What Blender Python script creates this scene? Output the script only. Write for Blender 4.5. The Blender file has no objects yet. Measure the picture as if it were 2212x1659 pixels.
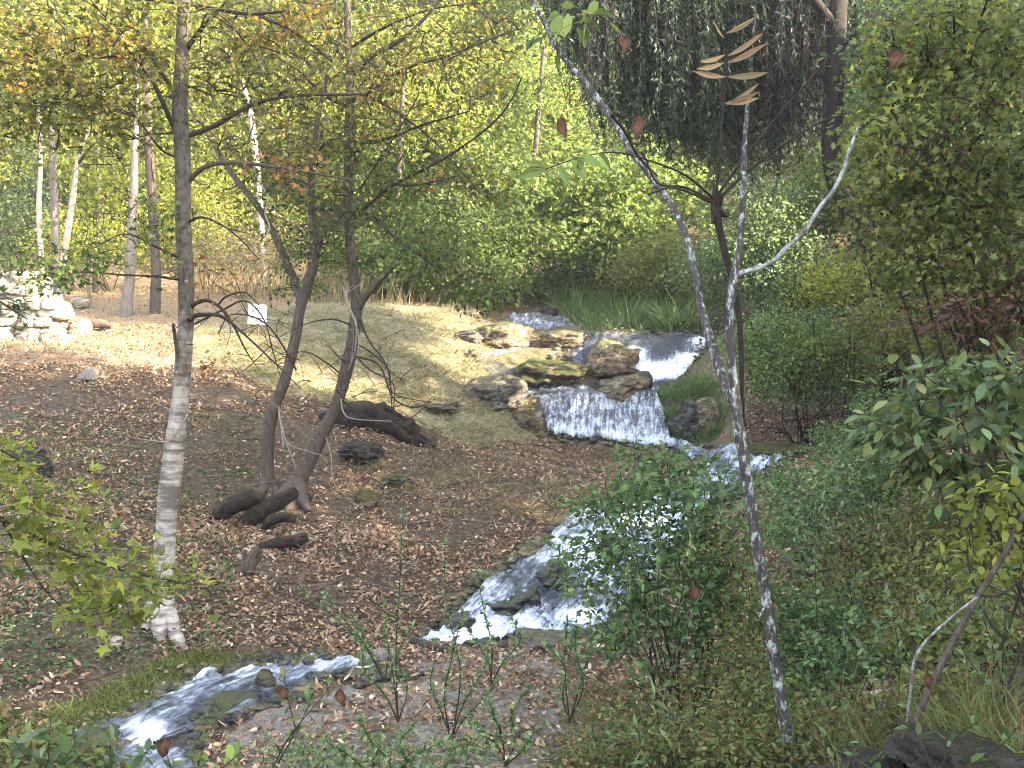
import bpy, math, random
import numpy as np
from mathutils import Vector

random.seed(7)
RNG = np.random.default_rng(11)
SC = bpy.context.scene
COL = SC.collection

# ------------------------------------------------------------------ camera model
F, CX, CY = 2372.0, 1106.0, 829.5          # focal length and centre, in pixels of a 2212 px wide picture

def at(px, py, d):
    return np.array([(px - CX) / F * d, d, (CY - py) / F * d])

def proj(P):
    d = np.maximum(P[:, 1], 0.05)
    return CX + F * P[:, 0] / d, CY - F * P[:, 2] / d

# ------------------------------------------------------------------ noise
def _hash(ix, iy, iz):
    h = (ix.astype(np.int64) * 374761393 + iy.astype(np.int64) * 668265263 + iz.astype(np.int64) * 1274126177) & 0xFFFFFFFF
    h = ((h ^ (h >> 13)) * 1274126177) & 0xFFFFFFFF
    h = ((h ^ (h >> 16)) * 2246822519) & 0xFFFFFFFF
    return ((h ^ (h >> 15)) & 0xFFFFFF) / float(0xFFFFFF)

def vnoise(P):
    i = np.floor(P).astype(np.int64); f = P - i
    f = f * f * (3 - 2 * f)
    r = 0
    for a in (0, 1):
        for b in (0, 1):
            for c in (0, 1):
                w = (f[:, 0] if a else 1 - f[:, 0]) * (f[:, 1] if b else 1 - f[:, 1]) * (f[:, 2] if c else 1 - f[:, 2])
                r = r + w * _hash(i[:, 0] + a, i[:, 1] + b, i[:, 2] + c)
    return r * 2 - 1

def fbm(P, o=4):
    s, a, r = 1.0, 1.0, 0
    for k in range(o):
        r = r + a * vnoise(P * s + 17.3 * k)
        s *= 2.05; a *= 0.5
    return r

def inside(px, py, poly):
    poly = np.asarray(poly, float)
    r = np.zeros(px.shape, bool)
    j = len(poly) - 1
    for i in range(len(poly)):
        xi, yi = poly[i]; xj, yj = poly[j]
        if yi != yj:
            r ^= ((yi > py) != (yj > py)) & (px < (xj - xi) * (py - yi) / (yj - yi) + xi)
        j = i
    return r

# ------------------------------------------------------------------ terrain
CTRL_PX = [
 (0,1600,10.9),(100,1540,11.5),(0,1500,11.8),(350,1440,12.4),(250,1500,12.0),(345,1330,13.3),(0,1350,13.2),(0,1200,15),(300,1150,16),
 (0,1050,17),(300,1000,18.5),(0,930,19.3),(300,900,20.5),(0,830,21.5),(300,810,22.5),(0,770,23),(400,770,24),(0,720,25.5),(400,720,26),
 (0,660,30),(400,670,30),(300,630,36),(0,620,38),(700,650,33),(550,700,28),
 (600,1060,18.5),(640,1100,17.6),(500,1110,17.4),(560,1230,15.3),(700,1250,15.2),(500,1380,13.2),(800,1350,14),(600,1420,12.9),(800,1180,16.5),
 (1000,1200,16.6),(1000,1100,18.3),(800,1050,19),(850,960,21),(830,890,22.2),(1000,960,22.5),(1150,960,24.5),(1100,1020,20.8),
 (800,840,24),(950,900,24),(900,780,26),(1050,850,25.7),(1000,720,29),(850,680,31),(1000,670,33),
 (1185,945,25.9),(1320,955,25.8),(1450,968,25.6),(1170,868,26.6),(1300,862,26.5),(1415,857,26.4),(1250,950,25.85),(1385,962,25.7),(1235,865,26.55),(1360,860,26.45),
 (1154,818,27.6),(1260,836,27.4),(1127,856,27),(1285,856,27),(1440,810,28.3),(1395,853,27.0),(1300,728,29.6),(1430,728,29.4),(1525,728,29.2),
 (1365,728,29.5),(1480,728,29.3),(1300,800,28.6),(1490,805,28.4),(1400,800,28.5),(1400,715,31),(1170,712,32),(1170,686,32.8),(1100,690,32.3),(1300,690,33.5),(1500,690,33),
 (1150,748,30.2),(1040,785,28),(1100,800,27.7),(1480,900,26.2),(1530,960,25),(1550,830,27),(1600,900,25),(1700,960,23.5),(1800,930,23),
 (1700,800,27),(1850,800,24),(1900,700,24),(1700,700,30),
 (1615,968,23.2),(1690,996,22),(1550,1020,21),(1500,1080,18.9),(1350,1100,18.6),(1210,1140,17.6),(1450,1180,16.6),(1150,1210,16.2),(1280,1250,15.6),
 (1080,1290,15.2),(1250,1340,14.6),(920,1375,14.1),(1100,1378,14.0),(1270,1375,14.0),
 (830,1450,12.5),(700,1445,12.7),(600,1440,12.8),(450,1480,12.3),(500,1530,11.5),(330,1560,11.3),(250,1600,10.8),(400,1640,10.3),(180,1659,10.2),
 (900,1430,12.8),(1000,1500,11.4),(1200,1450,12.3),(800,1550,10.6),(1100,1600,9.8),(700,1659,9.2),(1200,1659,8.9),(1400,1659,8.2),(1400,1500,10.8),(1500,1350,13.5),
 (1650,1300,14),(1800,1250,14.5),(1800,1150,17),(1950,1250,12.8),(1720,1659,6.6),(1900,1620,6.2),(2212,1560,5.8),(2000,1400,9),(2212,1400,7.5),
 (2212,1200,10),(2212,1000,13),(2050,1000,15),(2212,800,16),
]
CTRL_W = [(0,0,-1.7),(3,2,-1.65),(-3,2,-1.95),(0,4.5,-2.4),(-6,5,-3),(-5,8,-3.5),(-12,8,-3.4),(-20,15,-2),(-20,25,2),(-30,35,4),(0,-10,-1),
 (-20,-10,-2),(10,-8,2.5),(12,4,1.4),(16,0,6),(17.5,8,6),(18,16,5),(17,24,4.5),(13,20,1.8),(24,0,8),(24,10,8),(26,25,7),(9,10,-0.4),  # heights on the right form an unseen ridge shaped to shade the gully
 (0,45,5.5),(-15,45,4.6),(15,42,5.5),(0,60,12),(-30,60,10),(30,60,13),(0,90,36),(-60,90,34),(60,90,38),(-70,30,6),(70,30,12),(60,-40,8),(-60,-40,-2),
 (0,160,75),(-150,160,70),(150,160,75),(-160,0,10),(160,0,30),(0,-150,8),(-150,-150,8),(150,-150,10)]
_c = [at(*p) for p in CTRL_PX] + [np.array(p, float) for p in CTRL_W]
_c = np.array(_c)
def _ker(A, B):
    return np.sqrt(((A[:, None, :] - B[None, :, :]) ** 2).sum(-1) + 0.01)
_n = len(_c)
_M = np.zeros((_n + 3, _n + 3))
_M[:_n, :_n] = _ker(_c[:, :2], _c[:, :2]); _M[:_n, _n] = 1; _M[:_n, _n + 1:] = _c[:, :2]; _M[_n:, :_n] = _M[:_n, _n:].T
_w = np.linalg.solve(_M, np.concatenate([_c[:, 2], [0, 0, 0]]))

def _rbf(xy):
    out = np.empty(len(xy))
    for s in range(0, len(xy), 40000):
        q = xy[s:s + 40000]
        out[s:s + 40000] = _ker(q, _c[:, :2]) @ _w[:_n] + _w[_n] + q @ _w[_n + 1:]
    return out
_GS = .07
_GX, _GY = np.arange(-22, 22.01, _GS), np.arange(2.5, 45, _GS)
_GZ = _rbf(np.stack([a.ravel() for a in np.meshgrid(_GX, _GY)], 1)).reshape(len(_GY), len(_GX))

def ground_z(xy, rough=True):
    xy = np.asarray(xy, float).reshape(-1, 2)
    u = (xy[:, 0] - _GX[0]) / _GS; v = (xy[:, 1] - _GY[0]) / _GS
    ok = (u >= 0) & (u < len(_GX) - 1.001) & (v >= 0) & (v < len(_GY) - 1.001)
    out = np.empty(len(xy))
    i = u[ok].astype(int); j = v[ok].astype(int); fu = u[ok] - i; fv = v[ok] - j
    out[ok] = (_GZ[j, i] * (1 - fu) + _GZ[j, i + 1] * fu) * (1 - fv) + (_GZ[j + 1, i] * (1 - fu) + _GZ[j + 1, i + 1] * fu) * fv
    if not ok.all(): out[~ok] = _rbf(xy[~ok])
    if rough:
        p3 = np.concatenate([xy, np.zeros((len(xy), 1))], 1)
        out += 0.065 * fbm(p3 * 1.1, 3) + 0.03 * fbm(p3 * 4.0, 3)
    return out

def gz(x, y):
    return float(ground_z([[x, y]])[0])

_D = np.concatenate([np.arange(3.0, 44.9, 0.07)])
def ground_hit(px, py, d0=3.0):
    """points where the sight lines through pixels meet the ground"""
    px = np.atleast_1d(np.asarray(px, float)); py = np.atleast_1d(np.asarray(py, float))
    out = np.empty((len(px), 3))
    for k in range(0, len(px), 400):
        a, b = px[k:k + 400], py[k:k + 400]
        X = (a[:, None] - CX) / F * _D[None]; Z = (CY - b[:, None]) / F * _D[None]
        g = ground_z(np.stack([X.ravel(), np.broadcast_to(_D, X.shape).ravel()], 1), False).reshape(X.shape)
        below = (Z - g) < 0
        below[:, _D < d0] = False
        i = np.argmax(below, 1); i = np.where(below.any(1), i, len(_D) - 1); i = np.maximum(i, 1)
        r = np.arange(len(a))
        e1 = (Z - g)[r, i]; e0 = (Z - g)[r, i - 1]
        t = np.clip(e0 / np.where(abs(e0 - e1) < 1e-9, 1, e0 - e1), 0, 1)
        d = _D[i - 1] + t * (_D[i] - _D[i - 1])
        out[k:k + 400] = np.stack([(a - CX) / F * d, d, (CY - b) / F * d], 1)
    return out

def gh(px, py):
    p = ground_hit([px], [py])[0]
    p[2] = gz(p[0], p[1])
    return p

# ------------------------------------------------------------------ mesh builder
class MB:
    def __init__(s):
        s.V, s.F, s.M, s.n = [], [], [], 0
    def add(s, V, Fc, m=0):
        V = np.asarray(V, float).reshape(-1, 3); Fc = np.asarray(Fc, np.int64)
        s.V.append(V); s.F.append(Fc + s.n); s.M.append(np.full(len(Fc), m)); s.n += len(V)
    def build(s, name, mats, parent=None, smooth=True, attrs=None):
        V = np.concatenate(s.V) if s.V else np.zeros((0, 3))
        if parent is not None:
            V = V - np.array(parent.matrix_world.translation if parent.parent is None else PW[parent.name])
        me = bpy.data.meshes.new(name)
        flat = np.concatenate([f.ravel() for f in s.F]); tot = np.concatenate([np.full(len(f), f.shape[1]) for f in s.F])
        me.vertices.add(len(V)); me.vertices.foreach_set('co', V.astype(np.float32).ravel())
        me.loops.add(len(flat)); me.loops.foreach_set('vertex_index', flat.astype(np.int32))
        me.polygons.add(len(tot))
        st = np.concatenate([[0], np.cumsum(tot)[:-1]])
        me.polygons.foreach_set('loop_start', st.astype(np.int32))
        me.polygons.foreach_set('material_index', np.concatenate(s.M).astype(np.int32))
        me.update(calc_edges=True)
        me.validate()
        me.polygons.foreach_set('use_smooth', np.full(len(me.polygons), smooth))
        for m in (mats if isinstance(mats, (list, tuple)) else [mats]):
            me.materials.append(m)
        for k, v in (attrs or {}).items():
            v = np.asarray(v, np.float32)
            if v.ndim == 1:
                a = me.attributes.new(k, 'FLOAT', 'POINT'); a.data.foreach_set('value', v)
            else:
                a = me.attributes.new(k, 'FLOAT_VECTOR', 'POINT'); a.data.foreach_set('vector', v.ravel())
        o = bpy.data.objects.new(name, me); COL.objects.link(o)
        if parent is not None:
            o.parent = parent
            PW[o.name] = np.array(parent.matrix_world.translation) if parent.parent is None else PW[parent.name]
        return o
PW = {}

def thing(name, label, cat, loc, group=None):
    o = bpy.data.objects.new(name, None); COL.objects.link(o)
    o.empty_display_size = 0.1
    o.location = Vector([float(v) for v in loc]); o.matrix_world.translation = o.location
    o['label'] = label; o['category'] = cat
    if group: o['group'] = group
    return o

def tag(o, label=None, cat=None, group=None, kind=None):
    for k, v in (('label', label), ('category', cat), ('group', group), ('kind', kind)):
        if v: o[k] = v
    return o

def unit(v):
    v = np.asarray(v, float)
    return v / np.maximum(np.linalg.norm(v, axis=-1, keepdims=True), 1e-9)

def spl(pts, n=None):
    """Catmull-Rom through rows of any width"""
    P = np.asarray(pts, float)
    if len(P) < 3:
        t = np.linspace(0, 1, n or 4)[:, None]
        return P[0] * (1 - t) + P[-1] * t
    n = n or (len(P) - 1) * 5 + 1
    Q = np.concatenate([[2 * P[0] - P[1]], P, [2 * P[-1] - P[-2]]])
    u = np.linspace(0, len(P) - 1, n); i = np.minimum(u.astype(int), len(P) - 2); t = (u - i)[:, None]
    a, b, c, d = Q[i], Q[i + 1], Q[i + 2], Q[i + 3]
    return 0.5 * (2 * b + (c - a) * t + (2 * a - 5 * b + 4 * c - d) * t ** 2 + (3 * b - a - 3 * c + d) * t ** 3)

def tube(mb, pts, rad, sides=6, m=0, bump=0.0, cap=False):
    P = np.asarray(pts, float); n = len(P)
    R = np.broadcast_to(np.asarray(rad, float), (n,))
    T = unit(np.gradient(P, axis=0))
    ref = np.array([0, 0, 1.0]) if abs(T[0, 2]) < 0.9 else np.array([1.0, 0, 0])
    N = np.zeros((n, 3)); x = ref - T[0] * (ref @ T[0]); x /= np.linalg.norm(x)
    for i in range(n):
        x = x - T[i] * (x @ T[i]); x /= max(np.linalg.norm(x), 1e-9); N[i] = x
    B = np.cross(T, N)
    a = np.linspace(0, 2 * np.pi, sides, endpoint=False)
    V = P[:, None, :] + R[:, None, None] * (np.cos(a)[None, :, None] * N[:, None, :] + np.sin(a)[None, :, None] * B[:, None, :])
    if bump:
        q = V.reshape(-1, 3)
        k = 1 + bump * (fbm(q * (0.35 / max(R.mean(), 1e-3)), 3) + .5 * fbm(q * (1.6 / max(R.mean(), 1e-3)), 2)).reshape(n, sides)
        V = P[:, None, :] + (V - P[:, None, :]) * k[:, :, None]
    i = np.arange(n - 1)[:, None] * sides; j = np.arange(sides)[None, :]; j2 = (j + 1) % sides
    Fc = np.stack([i + j, i + j2, i + sides + j2, i + sides + j], -1).reshape(-1, 4)
    V = V.reshape(-1, 3)
    mb.add(V, Fc, m)
    if cap:
        for e in (0, n - 1):
            ring = V[e * sides:(e + 1) * sides]
            inner = P[e] + (ring - P[e]) * 0.5
            k = np.arange(sides); k2 = (k + 1) % sides
            mb.add(np.concatenate([ring, inner, [P[e] - T[e] * R[e] * (0.06 if e == 0 else -0.06)]]),
                   np.stack([k, k2, sides + k2, sides + k], 1), m)
            mb.add(np.concatenate([inner, [P[e]]]), np.stack([k, k2, np.full(sides, sides)], 1), m)

# leaf outlines: (across, along, out of plane) and faces
OVAL = (np.array([(0,0,0),(-.24,.28,.06),(-.22,.66,.05),(0,1,-.05),(.22,.66,.05),(.24,.28,.06)]), np.array([(0,3,2,1),(0,5,4,3)]))
DIAM = (np.array([(0,0,0),(-.32,.5,.06),(0,1,0),(.32,.5,.06)]), np.array([(0,3,2,1)]))
SLIM = (np.array([(0,0,0),(-.13,.4,.02),(0,1,-.06),(.13,.4,.02)]), np.array([(0,3,2,1)]))
_st = []
for k, (r, ang) in enumerate([(.10,270),(.62,215),(.33,195),(.72,160),(.36,130),(.80,90),(.36,50),(.72,20),(.33,345),(.62,325)]):
    _st.append((r * math.cos(math.radians(ang)) * .75, .45 + r * math.sin(math.radians(ang)) * .75, .07 if k % 2 else -.03))
MAPLE = (np.array([(0, .42, 0)] + _st), np.array([(0, 1 + k, 1 + (k + 1) % 10) for k in range(10)]))

def leaves(mb, P, axis, size, tmpl=OVAL, flat=0.6, m=0, curl=0.0):
    P = np.asarray(P, float); n = len(P)
    if n == 0: return
    a = unit(axis)
    n0 = RNG.normal(size=(n, 3)) * (1 - flat) + np.array([0, 0, 1.0]) * flat
    nn = unit(n0 - a * (a * n0).sum(1, keepdims=True)); b = np.cross(a, nn)
    S = np.broadcast_to(np.asarray(size, float), (n,))[:, None, None]
    T, Fc = tmpl; k = len(T)
    tz = T[None, :, 2] + (curl and RNG.normal(size=(n, 1)) * curl * (T[None, :, 1] ** 2 + 2 * T[None, :, 0] ** 2))
    wid = RNG.uniform(.75, 1.15, (n, 1, 1))
    T = T[None] + (RNG.normal(size=(n, k, 3)) * [.05, .05, .02] if k > 8 else 0)
    V = P[:, None, :] + S * (T[:, :, 0:1] * wid * b[:, None, :] + T[:, :, 1:2] * a[:, None, :] + tz[:, :, None] * nn[:, None, :])
    mb.add(V.reshape(-1, 3), (Fc[None] + (np.arange(n) * k)[:, None, None]).reshape(-1, Fc.shape[1]), m)

def sprays(mb, limb, centers, nl, size, tmpl=OVAL, twig_r=0.006, spread=0.12, droop=0.25, flat=0.6, lm=0, tm=1, curl=0.1, bare=0.0, sides=4, tip=0.25):
    """leafy twigs growing from points of the limbs (or of earlier twigs) to each centre"""
    limb = np.asarray(limb, float); centers = np.asarray(centers, float)
    d = np.array([np.min(((limb - c) ** 2).sum(1)) for c in centers])
    A = [limb]; allp = limb
    LP, LA = [], []
    for q, i in enumerate(np.argsort(d)):
        c = centers[i]
        w = ((allp - c) ** 2).sum(1) + np.maximum(allp[:, 2] - c[2], 0) ** 2
        p = allp[np.argmin(w)]
        L = np.linalg.norm(c - p)
        if L < 0.02: continue
        mid = p + (c - p) * .5 + RNG.normal(size=3) * .09 * L + np.array([0, 0, .07 * L])
        n = 5 if L < 1 else 8
        T = spl([p, mid, c], n)
        tube(mb, T, np.linspace(twig_r * (1 + min(L, 2) * .5), twig_r * tip, n), sides, tm)
        A.append(T[2:])
        if q % 12 == 0 or len(A) > 14:
            allp = np.concatenate([allp] + A[1:]); A = [limb]
        k = RNG.poisson(nl)
        if k == 0 or RNG.random() < bare: continue
        seg = max(.3, 1 - (spread * 5) / L) if L > spread * 5 else .15
        t = RNG.uniform(seg, 1.03, k); idx = t * (n - 1); i0 = np.clip(idx.astype(int), 0, n - 2)
        base = T[i0] + (T[i0 + 1] - T[i0]) * (idx - i0)[:, None]
        td = unit(T[-1] - T[-2])
        off = RNG.normal(size=(k, 3)) * spread * np.array([1, 1, .55])
        LP.append(base + off)
        LA.append(td * .35 + unit(off) * .6 + RNG.normal(size=(k, 3)) * .3 + np.array([0, 0, -droop]))
    if LP:
        LP = np.concatenate(LP); LA = np.concatenate(LA)
        leaves(mb, LP, LA, size * RNG.uniform(.65, 1.2, len(LP)), tmpl, flat, lm, curl * (2.6 if tmpl is MAPLE else 1.5))

def blobs(spec, n):
    """n points spread through ellipsoids given as (px, py, half width px, half height px, distance, half depth m)"""
    spec = np.asarray(spec, float)
    w = spec[:, 2] * spec[:, 3]; w = w / w.sum()
    k = RNG.choice(len(spec), n, p=w)
    u = unit(RNG.normal(size=(n, 3))) * (RNG.random((n, 1)) ** (1 / 2.4))
    s = spec[k]
    d = s[:, 4] + u[:, 1] * s[:, 5]
    X = (s[:, 0] + u[:, 0] * s[:, 2] - CX) / F * s[:, 4]; Z = (CY - (s[:, 1] - u[:, 2] * s[:, 3])) / F * s[:, 4]
    return np.stack([X, d, Z], 1)

WS = [1.0]
def limb_px(pts, d, dd=0.0):
    """rows (px, py, width px) at distance d (drifting by dd) -> points, radii"""
    P = np.array([at(p[0], p[1], d + dd * i / max(len(pts) - 1, 1)) for i, p in enumerate(pts)])
    r = np.array([p[2] * .5 * WS[0] / F * d for p in pts])
    s = spl(np.concatenate([P, r[:, None]], 1))
    return s[:, :3], np.maximum(s[:, 3], .002)

# ------------------------------------------------------------------ materials
def mat(name):
    m = bpy.data.materials.new(name); m.use_nodes = True
    nt = m.node_tree; nt.nodes.clear()
    return m, nt, nt.nodes.new('ShaderNodeOutputMaterial')

def nd(nt, t, **kw):
    n = nt.nodes.new(t)
    for k, v in kw.items():
        if isinstance(k, str) and hasattr(n, k): setattr(n, k, v)
        else: n.inputs[k].default_value = v
    return n

def ramp(nt, stops, fac=None, interp='LINEAR'):
    r = nt.nodes.new('ShaderNodeValToRGB'); r.color_ramp.interpolation = interp
    e = r.color_ramp.elements
    while len(e) > 1: e.remove(e[-1])
    e[0].position = stops[0][0]; e[0].color = (*stops[0][1], 1)
    for p, c in stops[1:]:
        x = e.new(p); x.color = (*c, 1)
    if fac is not None: nt.links.new(fac, r.inputs[0])
    return r

def mixc(nt, fac, a, b, bt='MIX'):
    m = nt.nodes.new('ShaderNodeMix'); m.data_type = 'RGBA'; m.blend_type = bt
    for s, v in ((m.inputs[0], fac), (m.inputs[6], a), (m.inputs[7], b)):
        if hasattr(v, 'links') or isinstance(v, bpy.types.NodeSocket): nt.links.new(v, s)
        else: s.default_value = v if not isinstance(v, tuple) else (*v, 1)
    return m.outputs[2]

def noise(nt, scale, detail=4, rough=.55, vec=None, dist=0.0):
    n = nd(nt, 'ShaderNodeTexNoise'); n.inputs['Scale'].default_value = scale; n.inputs['Detail'].default_value = detail
    n.inputs['Roughness'].default_value = rough; n.inputs['Distortion'].default_value = dist
    if vec is not None: nt.links.new(vec, n.inputs['Vector'])
    return n.outputs['Fac']

def coords(nt, scale=(1, 1, 1)):
    g = nt.nodes.new('ShaderNodeNewGeometry'); mp = nt.nodes.new('ShaderNodeMapping')
    nt.links.new(g.outputs['Position'], mp.inputs['Vector']); mp.inputs['Scale'].default_value = scale
    return mp.outputs[0]

def math_(nt, op, a, b=0.0, clamp=False):
    m = nt.nodes.new('ShaderNodeMath'); m.operation = op; m.use_clamp = clamp
    for s, v in ((m.inputs[0], a), (m.inputs[1], b)):
        if isinstance(v, bpy.types.NodeSocket): nt.links.new(v, s)
        else: s.default_value = v
    return m.outputs[0]

def bump(nt, h, strength=.5, dist=.02):
    b = nt.nodes.new('ShaderNodeBump'); b.inputs['Strength'].default_value = strength; b.inputs['Distance'].default_value = dist
    nt.links.new(h, b.inputs['Height']); return b.outputs[0]

def leafmat(name, cols, trans=.45, rough=.55, tgain=1.6, spec=.25):
    m, nt, out = mat(name)
    cols = [tuple(np.array(c) * .95 + .05 * (c[0] * .3 + c[1] * .6 + c[2] * .1) + np.array([0, 0, .006])) for c in cols]
    g = nt.nodes.new('ShaderNodeNewGeometry')
    k = len(cols)
    r = ramp(nt, [((i + .5) / k, c) for i, c in enumerate(cols)], g.outputs['Random Per Island'])
    hue = nd(nt, 'ShaderNodeHueSaturation')
    w = nt.nodes.new('ShaderNodeTexWhiteNoise'); w.noise_dimensions = '1D'
    nt.links.new(g.outputs['Random Per Island'], w.inputs['W'])
    nt.links.new(math_(nt, 'MULTIPLY_ADD', math_(nt, 'POWER', w.outputs['Value'], 1.6), 1.05), hue.inputs['Value'])
    hue.inputs['Value'].links[0].from_node.inputs[2].default_value = .6
    # slow drift of colour through the plant, blotches on the blade
    nz = noise(nt, 1.3, 2, .5, coords(nt))
    col = mixc(nt, math_(nt, 'MULTIPLY', nz, .45), r.outputs[0], tuple(np.array(cols[-1]) * .8))
    nt.links.new(col, hue.inputs['Color'])
    b = nd(nt, 'ShaderNodeBsdfPrincipled'); b.inputs['Roughness'].default_value = rough; b.inputs['Specular IOR Level'].default_value = spec
    nt.links.new(hue.outputs[0], b.inputs['Base Color'])
    t = nt.nodes.new('ShaderNodeBsdfTranslucent')
    tc = mixc(nt, 1.0, hue.outputs[0], (tgain, tgain * 1.03, tgain * .8), 'MULTIPLY')
    nt.links.new(tc, t.inputs[0])
    mx = nt.nodes.new('ShaderNodeMixShader'); mx.inputs[0].default_value = trans
    nt.links.new(b.outputs[0], mx.inputs[1]); nt.links.new(t.outputs[0], mx.inputs[2]); nt.links.new(mx.outputs[0], out.inputs[0])
    return m

def barkmat(name, dark, light, scale=(14, 14, 2.5), patch=None, band=None, bstr=.8, patch_amt=.5, upper=None, pscale=9):
    m, nt, out = mat(name)
    c = coords(nt, scale)
    n1 = noise(nt, 2.2, 6, .65, c, .4)
    col = ramp(nt, [(.3, dark), (.72, light)], n1).outputs[0]
    n0 = noise(nt, .9, 3, .5, coords(nt))
    col = mixc(nt, math_(nt, 'MULTIPLY', n0, .35), col, tuple(np.array(dark) * 1.2))
    if band:
        bn = noise(nt, 1.0, 4, .6, coords(nt, (3.0, 3.0, 16)))
        bl = noise(nt, 1.6, 2, .5, coords(nt, (1, 1, 1)))
        col = mixc(nt, ramp(nt, [(.45, (0, 0, 0)), (.60, (1, 1, 1))], math_(nt, 'ADD', math_(nt, 'MULTIPLY', bn, .75), math_(nt, 'MULTIPLY', bl, .28))).outputs[0], col, band)
    if upper:
        sx = nt.nodes.new('ShaderNodeSeparateXYZ'); nt.links.new(coords(nt), sx.inputs[0])
        f = math_(nt, 'ADD', math_(nt, 'MULTIPLY', sx.outputs['Z'], .28), math_(nt, 'MULTIPLY', noise(nt, 2.4, 5, .65, coords(nt, (2.2, 2.2, 1))), 1.4))
        up = ramp(nt, [(.3, upper[0]), (.7, upper[1])], n1).outputs[0]
        col = mixc(nt, ramp(nt, [(.42, (0, 0, 0)), (1.02, (1, 1, 1))], f).outputs[0], col, up)
    if patch:
        pn = noise(nt, pscale, 5, .7, coords(nt, (1.3, 1.3, .75)))
        f = ramp(nt, [(patch_amt - .04, (0, 0, 0)), (patch_amt + .05, (1, 1, 1))], pn).outputs[0]
        pc = ramp(nt, [(.35, patch[0]), (.65, patch[1])], noise(nt, 30, 3, .6, coords(nt))).outputs[0]
        col = mixc(nt, f, col, pc)
    b = nd(nt, 'ShaderNodeBsdfPrincipled'); b.inputs['Roughness'].default_value = .85; b.inputs['Specular IOR Level'].default_value = .2
    nt.links.new(col, b.inputs['Base Color']); nt.links.new(bump(nt, n1, bstr, .012), b.inputs['Normal'])
    nt.links.new(b.outputs[0], out.inputs[0])
    return m

def rockmat(name, dark, light, moss=None, moss_amt=.5, rough=.85, scale=3.0):
    m, nt, out = mat(name)
    c = coords(nt)
    n1 = noise(nt, scale, 8, .62, c, .3); n2 = noise(nt, scale * 7, 5, .7, c)
    col = ramp(nt, [(.3, dark), (.7, light)], n1).outputs[0]
    col = mixc(nt, math_(nt, 'MULTIPLY', n2, .6), col, tuple(np.array(dark) * .7))
    rd = math_(nt, 'ABSOLUTE', math_(nt, 'SUBTRACT', noise(nt, scale * .8, 4, .6, coords(nt, (1, 1, 2.2)), .6), .5))
    ck = ramp(nt, [(.0, (1, 1, 1)), (.035, (0, 0, 0))], rd).outputs[0]
    col = mixc(nt, math_(nt, 'MULTIPLY', ck, .75), col, tuple(np.array(dark) * .35))
    if moss:
        g = nt.nodes.new('ShaderNodeNewGeometry'); sx = nt.nodes.new('ShaderNodeSeparateXYZ'); nt.links.new(g.outputs['Normal'], sx.inputs[0])
        k = math_(nt, 'ADD', math_(nt, 'MULTIPLY', sx.outputs['Z'], .5), math_(nt, 'MULTIPLY', noise(nt, scale * 1.5, 5, .6, c), 1.0))
        f = ramp(nt, [(1.05 - moss_amt, (0, 0, 0)), (1.2 - moss_amt, (1, 1, 1))], k).outputs[0]
        mc = ramp(nt, [(.3, tuple(np.array(moss) * .55)), (.7, moss)], noise(nt, 22, 4, .7, c)).outputs[0]
        col = mixc(nt, f, col, mc)
    b = nd(nt, 'ShaderNodeBsdfPrincipled'); b.inputs['Roughness'].default_value = rough; b.inputs['Specular IOR Level'].default_value = .3
    h = math_(nt, 'SUBTRACT', math_(nt, 'ADD', n1, math_(nt, 'MULTIPLY', n2, .5)), math_(nt, 'MULTIPLY', ck, .5))
    nt.links.new(col, b.inputs['Base Color']); nt.links.new(bump(nt, h, 1.0, .06), b.inputs['Normal']); nt.links.new(b.outputs[0], out.inputs[0])
    return m

def flatmat(name, col, rough=.6, var=.15):
    m, nt, out = mat(name)
    n = noise(nt, 18, 5, .6, coords(nt))
    c = ramp(nt, [(.3, tuple(np.array(col) * (1 - var))), (.7, col)], n).outputs[0]
    b = nd(nt, 'ShaderNodeBsdfPrincipled'); b.inputs['Roughness'].default_value = rough
    nt.links.new(c, b.inputs['Base Color']); nt.links.new(b.outputs[0], out.inputs[0])
    return m

M = {}
M['yellow'] = leafmat('yellow_green_leaf', [(0.132,0.168,0.024),(0.192,0.222,0.03),(0.252,0.252,0.036),(0.264,0.216,0.036),(0.144,0.18,0.03),(0.204,0.24,0.042)], .5)
M['gold'] = leafmat('golden_leaf', [(0.18,0.216,0.03),(0.264,0.282,0.042),(0.336,0.312,0.048),(0.216,0.252,0.036),(0.3,0.252,0.042),(0.156,0.204,0.03)], .5)
M['canopy'] = leafmat('shaded_canopy_leaf', [(0.052,0.0728,0.0146),(0.078,0.104,0.0177),(0.1144,0.1352,0.0208),(0.0624,0.0832,0.0156),(0.1456,0.1508,0.025),(0.0936,0.1144,0.0187),(0.1664,0.1092,0.0229)], .5)  # darker than the far leaves: the crown's shade is put into the colour
M['orange'] = leafmat('orange_leaf', [(.34,.17,.03),(.40,.22,.04),(.28,.12,.03),(.36,.27,.05)], .5)
M['under'] = leafmat('undergrowth_leaf', [(0.075,0.125,0.0312),(0.1063,0.1625,0.0375),(0.1375,0.175,0.0375),(0.0875,0.1375,0.0375),(0.1875,0.1875,0.0438),(0.1625,0.1063,0.0375)], .4)
M['mid'] = leafmat('mid_green_leaf', [(0.055,0.0935,0.0198),(0.077,0.121,0.022),(0.11,0.154,0.0275),(0.066,0.099,0.022),(0.165,0.176,0.033),(0.055,0.0825,0.022)], .45)
M['pale'] = leafmat('pale_green_leaf', [(.09,.15,.035),(.13,.20,.05),(.17,.24,.06),(.10,.15,.03),(.22,.24,.06)], .5)
M['dark'] = leafmat('dark_green_leaf', [(.035,.06,.02),(.05,.08,.025),(.06,.10,.03),(.045,.07,.02)], .35)
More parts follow.
